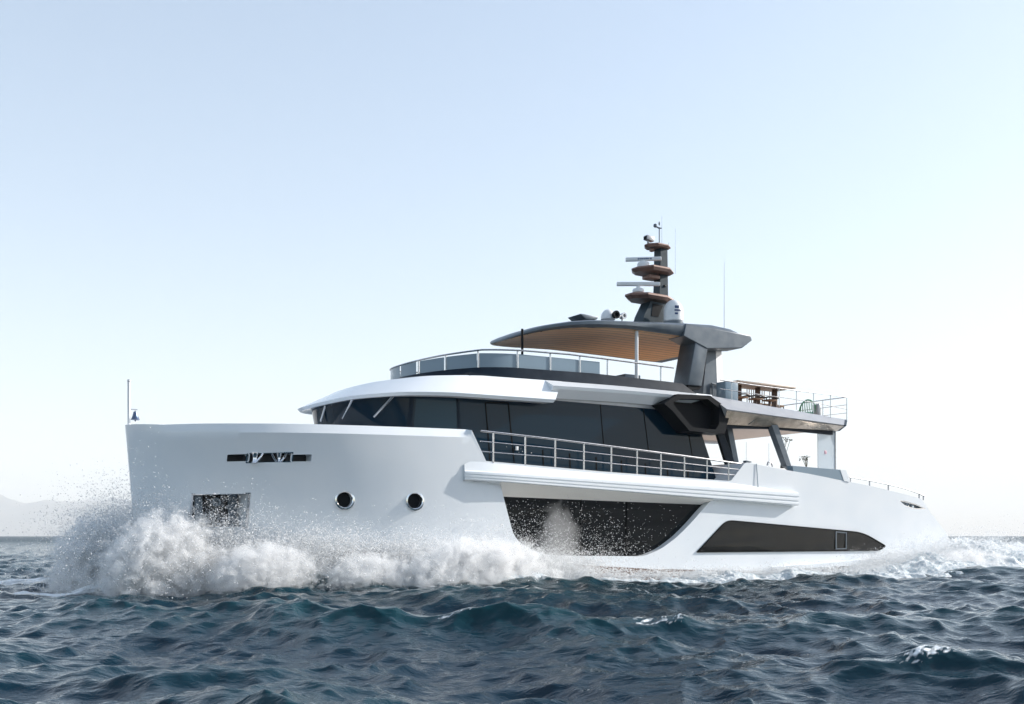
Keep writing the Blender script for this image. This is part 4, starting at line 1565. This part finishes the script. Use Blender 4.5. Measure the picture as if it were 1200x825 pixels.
def drops(name, pos, rad_, label):
    """every drop a small four sided grain, all in one mass"""
    n = len(pos)
    q = rng.normal(size=(n, 4)); q /= np.linalg.norm(q, axis=1)[:, None]
    w, x, y, z = q.T
    R = np.stack([1 - 2 * (y * y + z * z), 2 * (x * y - z * w), 2 * (x * z + y * w), 2 * (x * y + z * w), 1 - 2 * (x * x + z * z), 2 * (y * z - x * w),
                  2 * (x * z - y * w), 2 * (y * z + x * w), 1 - 2 * (x * x + y * y)], -1).reshape(n, 3, 3)
    v = np.einsum('nij,kj->nki', R, TET) * rad_[:, None, None]
    v *= rng.uniform(.7, 1.5, (n, 1, 3))
    v = (v + pos[:, None, :]).reshape(-1, 3)
    f = (TF[None] + 4 * np.arange(n)[:, None, None]).reshape(-1, 3)
    me = fast_mesh(name, v, f)
    me.materials.append(M['spray'])
    o = bpy.data.objects.new(name, me)
    COL.objects.link(o)
    o['kind'] = 'stuff'
    o['label'] = label
    return o


def to_world(s, y, z):
    return np.stack([BX + s * CY + y * SY, BY + s * SY - y * CY, z], -1)


def jets(n, per, s0, side, H, vs, vy, spread=.22, tmin=.08, tmax=1.0, rmin=.007, rmax=.030, clump=1.0, y_add=.05, z0=.12):
    """fans of water thrown up along the hull; each jet is a ballistic string of drops"""
    S, Y, Z, R_ = [], [], [], []
    for _ in range(n):
        a = s0()
        h = H(a) * rng.uniform(.35, 1.0) ** .8
        vz = math.sqrt(2 * 9.8 * max(h, .05))
        T = 2 * vz / 9.8
        u, v = vs(a), vy(a)
        m_ = int(per * rng.uniform(.4, 1.6))
        t = T * rng.uniform(tmin, tmax, m_)
        sc = spread * (.18 + t / .9) * clump
        js = rng.normal(0, 1, (3, m_)) * sc
        # strands inside the jet
        k = rng.normal(0, 1, (3, 9)) * spread * 2.6
        g = rng.integers(0, 9, m_)
        js *= np.where(rng.random(m_) < .7, .28, 1.2)
        yb_ = float(hull_wl(min(max(a, .3), 35))) if a > .3 else 0
        S.append(a + u * t + js[0] + k[0][g] * t)
        Y.append(side * (yb_ + y_add + np.abs(v * t + js[1] * .7 + k[1][g] * t)))
        Z.append(z0 + vz * t - 4.9 * t * t + js[2] * .5 + k[2][g] * t)
        R_.append(rmin + (rmax - rmin) * rng.power(.35, m_) * rng.uniform(.5, 1))
    S, Y, Z, R_ = map(np.concatenate, (S, Y, Z, R_))
    ok = Z > -.05
    return S[ok], Y[ok], Z[ok], R_[ok]


def keep_outside(S, Y, Z, R_):
    hy = np.array([hull_y(s, z) if 0 < s < 35.2 else -1 for s, z in zip(S, Z)])
    ok = np.abs(Y) > hy + .02
    return S[ok], Y[ok], Z[ok], R_[ok]


def cat(*a):
    return [np.concatenate(c) for c in zip(*a)]


U_ = rng.uniform
bow = cat(
    jets(700, 260, lambda: U_(0, 1) ** 1.3 * 4.2 + .1, 1, lambda s: tab(s, [(0, 2.2), (1.4, 2.2), (2.4, 1.45), (4.2, 1.15)]), lambda s: rng.normal(.7, 1.2), lambda s: U_(.4, 2.6)),
    jets(230, 250, lambda: U_(3.2, 7.0), 1, lambda s: tab(s, [(3, 1.5), (5, 1.45), (7, 1.0)]), lambda s: rng.normal(1.4, 1.0), lambda s: U_(.4, 2.2)),
    jets(420, 250, lambda: U_(-.3, 2.2), -1, lambda s: tab(s, [(-.3, 2.1), (1, 2.2), (2.2, 1.8)]), lambda s: rng.normal(-.5, .7), lambda s: U_(.5, 2.4)),
    jets(120, 120, lambda: U_(-.4, .6), 1, lambda s: 2.6, lambda s: rng.normal(-.4, .8), lambda s: U_(-.3, 1.2), spread=.30),
)
bow = keep_outside(*bow)
bs_ = drops('bow_spray', to_world(*bow[:3]), bow[3], 'spray thrown up on both sides of the yacht stem')
side = cat(
    jets(560, 250, lambda: 5.0 + 8.5 * U_(0, 1), 1, lambda s: tab(s, [(5, 1.05), (7.5, 1.25), (9.5, 1.05), (11, .75), (13, .5)]), lambda s: rng.normal(1.8, 1.0), lambda s: U_(.2, 2.2), spread=.26),
    jets(90, 90, lambda: U_(9, 15), 1, lambda s: tab(s, [(8, 1.7), (11, 1.9), (15, 1.2)]), lambda s: rng.normal(1.5, 1.0), lambda s: U_(.1, .8), spread=.35, rmax=.024),
    jets(260, 150, lambda: U_(12, 27), 1, lambda s: tab(s, [(12, .4), (15, .28), (24, .30), (27, .45)]), lambda s: rng.normal(1.8, 1.0), lambda s: U_(.3, 1.6), spread=.16, y_add=1.1),
)
side = keep_outside(*side)
drops('side_spray', to_world(*side[:3]), side[3], 'sunlit spray and mist flying along the port side')
stern = cat(
    jets(330, 210, lambda: U_(27, 36), 1, lambda s: tab(s, [(27, .45), (30, .9), (33, 1.35), (36, 1.2)]), lambda s: rng.normal(1.6, 1.2), lambda s: U_(.4, 3.0), spread=.24),
    jets(330, 190, lambda: U_(34, 46), 1, lambda s: tab(s, [(34, 1.1), (38, 1.1), (46, .7)]), lambda s: rng.normal(1.0, 1.2), lambda s: U_(-1.5, 3.0), spread=.28, y_add=-1.0),
)
stern = keep_outside(*stern)
drops('stern_spray', to_world(*stern[:3]), stern[3], 'white wash and spray breaking behind the stern')


def foam_heap(name, s_a, s_b, H, Wd, label, step=.035, off=0.0, side=1, seed=60):
    """churned foam as a lumpy heap beside the hull"""
    ss = np.arange(s_a, s_b, step)
    os_ = np.arange(-.3, 4.6, step * 1.15)
    S, O = np.meshgrid(ss, os_, indexing='ij')
    hb = np.where((S > .3) & (S < 35), hull_wl(np.clip(S, .3, 35)), np.where(S <= .3, 0, 3.65 - np.clip((S - 35) * .4, 0, 2.5)))
    wob = .5 * (fbm2(S, O * 0, .5, seed + 8) - .5)
    Hs = np.interp(S, [p[0] for p in H], [p[1] for p in H]); Ws = np.interp(S, [p[0] for p in Wd], [p[1] for p in Wd])
    x = np.clip((O + wob) / Ws, -.3, 1.4)
    env = np.where(x < 0, 1, np.clip(1 - x, 0, 1) ** .6) * (1 - .15 * np.exp(-(x / .25) ** 2))
    n1 = fbm2(S - .6 * O, O, .75, seed, 5)
    n2 = 1 - np.abs(2 * fbm2(S, O, 2.4, seed + 20, 4) - 1)
    n3 = fbm2(S, O, 9, seed + 31, 3)
    n4 = fbm2(S, O, 22, seed + 41, 2)
    hgt = Hs * env * (.25 + 1.25 * n1) * (.92 + .14 * n2) + (.09 * (n3 - .5) + .05 * (n2 - .5) + .05 * (n4 - .5)) * np.clip(env * 2, 0, 1)
    Z = -.12 + hgt
    Y = side * (hb + O + off + .10 * (n2 - .5))
    co = to_world(S + .12 * (n3 - .5), Y, Z)
    # ride on the sea
    dx_, dy_, zz = sea_disp(co[..., 0], co[..., 1])
    hh, _ = sea_height(co[..., 0], co[..., 1])
    co[..., 2] += zz + hh * .8 - .03
    nr, nc = S.shape
    idx = np.arange(nr * nc).reshape(nr, nc)
    q = np.stack([idx[:-1, :-1], idx[:-1, 1:], idx[1:, 1:], idx[1:, :-1]], -1)
    live = (hgt > .02)
    keep = live[:-1, :-1] & live[1:, 1:] & live[:-1, 1:] & live[1:, :-1]
    me = fast_mesh(name, co.reshape(-1, 3), q[keep])
    me.polygons.foreach_set('use_smooth', np.ones(len(me.polygons), dtype=bool))
    me.materials.append(M['foam'])
    o = bpy.data.objects.new(name, me)
    COL.objects.link(o)
    o['kind'] = 'stuff'
    o['label'] = label
    return o


m = spray_mat('churned_foam', (.84, .86, .88), .12)
b = bsdf(m)
tc = nd(m, 'ShaderNodeTexCoord')
n1 = nd(m, 'ShaderNodeTexNoise'); n1.inputs['Scale'].default_value = 9; n1.inputs['Detail'].default_value = 9; n1.inputs['Roughness'].default_value = .7
lk(m, tc.outputs['Object'], n1.inputs['Vector'])
bp = nd(m, 'ShaderNodeBump'); bp.inputs['Strength'].default_value = 1.0; bp.inputs['Distance'].default_value = .10
lk(m, n1.outputs[0], bp.inputs['Height']); lk(m, bp.outputs[0], b.inputs['Normal'])
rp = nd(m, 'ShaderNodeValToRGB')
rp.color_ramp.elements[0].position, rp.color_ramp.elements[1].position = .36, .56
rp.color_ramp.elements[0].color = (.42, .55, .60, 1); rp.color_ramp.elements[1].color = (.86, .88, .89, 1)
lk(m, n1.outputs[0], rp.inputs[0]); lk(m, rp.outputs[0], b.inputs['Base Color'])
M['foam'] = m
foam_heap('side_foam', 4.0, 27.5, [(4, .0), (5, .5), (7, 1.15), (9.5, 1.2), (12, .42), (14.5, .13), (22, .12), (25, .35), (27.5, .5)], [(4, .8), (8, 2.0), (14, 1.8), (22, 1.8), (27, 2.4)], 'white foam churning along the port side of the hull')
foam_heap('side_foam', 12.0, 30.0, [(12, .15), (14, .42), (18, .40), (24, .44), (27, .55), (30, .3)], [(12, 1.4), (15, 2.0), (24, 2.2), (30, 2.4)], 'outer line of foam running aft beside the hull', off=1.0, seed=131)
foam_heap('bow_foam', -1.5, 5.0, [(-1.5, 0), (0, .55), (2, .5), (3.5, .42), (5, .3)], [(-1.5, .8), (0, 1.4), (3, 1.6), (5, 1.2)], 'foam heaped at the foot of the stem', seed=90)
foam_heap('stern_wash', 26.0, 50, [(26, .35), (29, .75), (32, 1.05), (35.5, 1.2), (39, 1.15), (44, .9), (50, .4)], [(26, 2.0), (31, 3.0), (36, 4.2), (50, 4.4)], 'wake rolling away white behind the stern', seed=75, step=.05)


# fine mist hanging in the spray: soft clouds with torn edges
def mist(name, c, r, dens, label, cut_=.42, sc=1.6, roll=0.0):
    bm = bmesh.new()
    bmesh.ops.create_icosphere(bm, subdivisions=3, radius=1.0)
    me = bpy.data.meshes.new(name)
    bm.to_mesh(me); bm.free()
    o = bpy.data.objects.new(name, me)
    COL.objects.link(o)
    o.location = yw(*c)
    o.scale = r
    o.rotation_euler = (0, roll, YAW)
    o['kind'] = 'stuff'
    o['label'] = label
    m = bpy.data.materials.new(name)
    m.use_nodes = True
    m.node_tree.nodes.remove(bsdf(m))
    tc = nd(m, 'ShaderNodeTexCoord'); g = nd(m, 'ShaderNodeTexGradient', gradient_type='SPHERICAL')
    lk(m, tc.outputs['Object'], g.inputs[0])
    geo = nd(m, 'ShaderNodeNewGeometry')
    n = nd(m, 'ShaderNodeTexNoise'); n.inputs['Scale'].default_value = sc; n.inputs['Detail'].default_value = 9; n.inputs['Roughness'].default_value = .70
    n.inputs['Distortion'].default_value = .5
    lk(m, geo.outputs['Position'], n.inputs['Vector'])
    a = nd(m, 'ShaderNodeMath', operation='MULTIPLY_ADD'); a.inputs[1].default_value = .9; lk(m, g.outputs['Fac'], a.inputs[0]); lk(m, n.outputs[0], a.inputs[2])
    mr = nd(m, 'ShaderNodeMapRange'); mr.inputs[1].default_value = .38 + cut_; mr.inputs[2].default_value = .55 + cut_; mr.inputs[4].default_value = dens
    lk(m, a.outputs[0], mr.inputs[0])
    pv = nd(m, 'ShaderNodeVolumePrincipled')
    pv.inputs['Color'].default_value = (1, 1, 1, 1)
    pv.inputs['Anisotropy'].default_value = .0
    lk(m, mr.outputs[0], pv.inputs['Density'])
    lk(m, pv.outputs[0], m.node_tree.nodes['Material Output'].inputs['Volume'])
    m.cycles.volume_step_rate = .3 if hasattr(m.cycles, 'volume_step_rate') else 1
    me.materials.append(m)
    return o


mist('bow_mist', (-.3, -1.5, .35), (2.3, 2.1, 2.7), 8, 'mist ahead of the stem', sc=2.8)
mist('bow_mist', (.6, 2.3, .35), (2.6, 1.8, 2.8), 8, 'mist over the port bow wave beside the stem', sc=3.0)
mist('bow_mist', (3.0, 3.7, .3), (2.6, 1.4, 1.7), 6, 'mist below the anchor pocket', sc=3.4)
mist('side_mist', (5.9, 4.3, .1), (2.4, 1.3, 1.5), 6, 'mist beside the forward hull', sc=2.8)
mist('side_mist', (9.2, 4.8, .25), (4.4, 1.4, 1.9), 6, 'sunlit mist below the side deck ledge', sc=2.4)
mist('window_mist', (12.4, 4.5, 1.1), (1.4, .5, 2.5), .55, 'faint veil of mist before the main hull window', sc=1.8)
mist('stern_mist', (33.5, 5.2, .1), (5.0, 2.0, 1.35), 3.0, 'mist over the stern wave', sc=2.2)
mist('stern_mist', (41, 2.5, .1), (7.0, 3.0, 1.5), 2.2, 'mist over the wake behind the stern', sc=1.8)
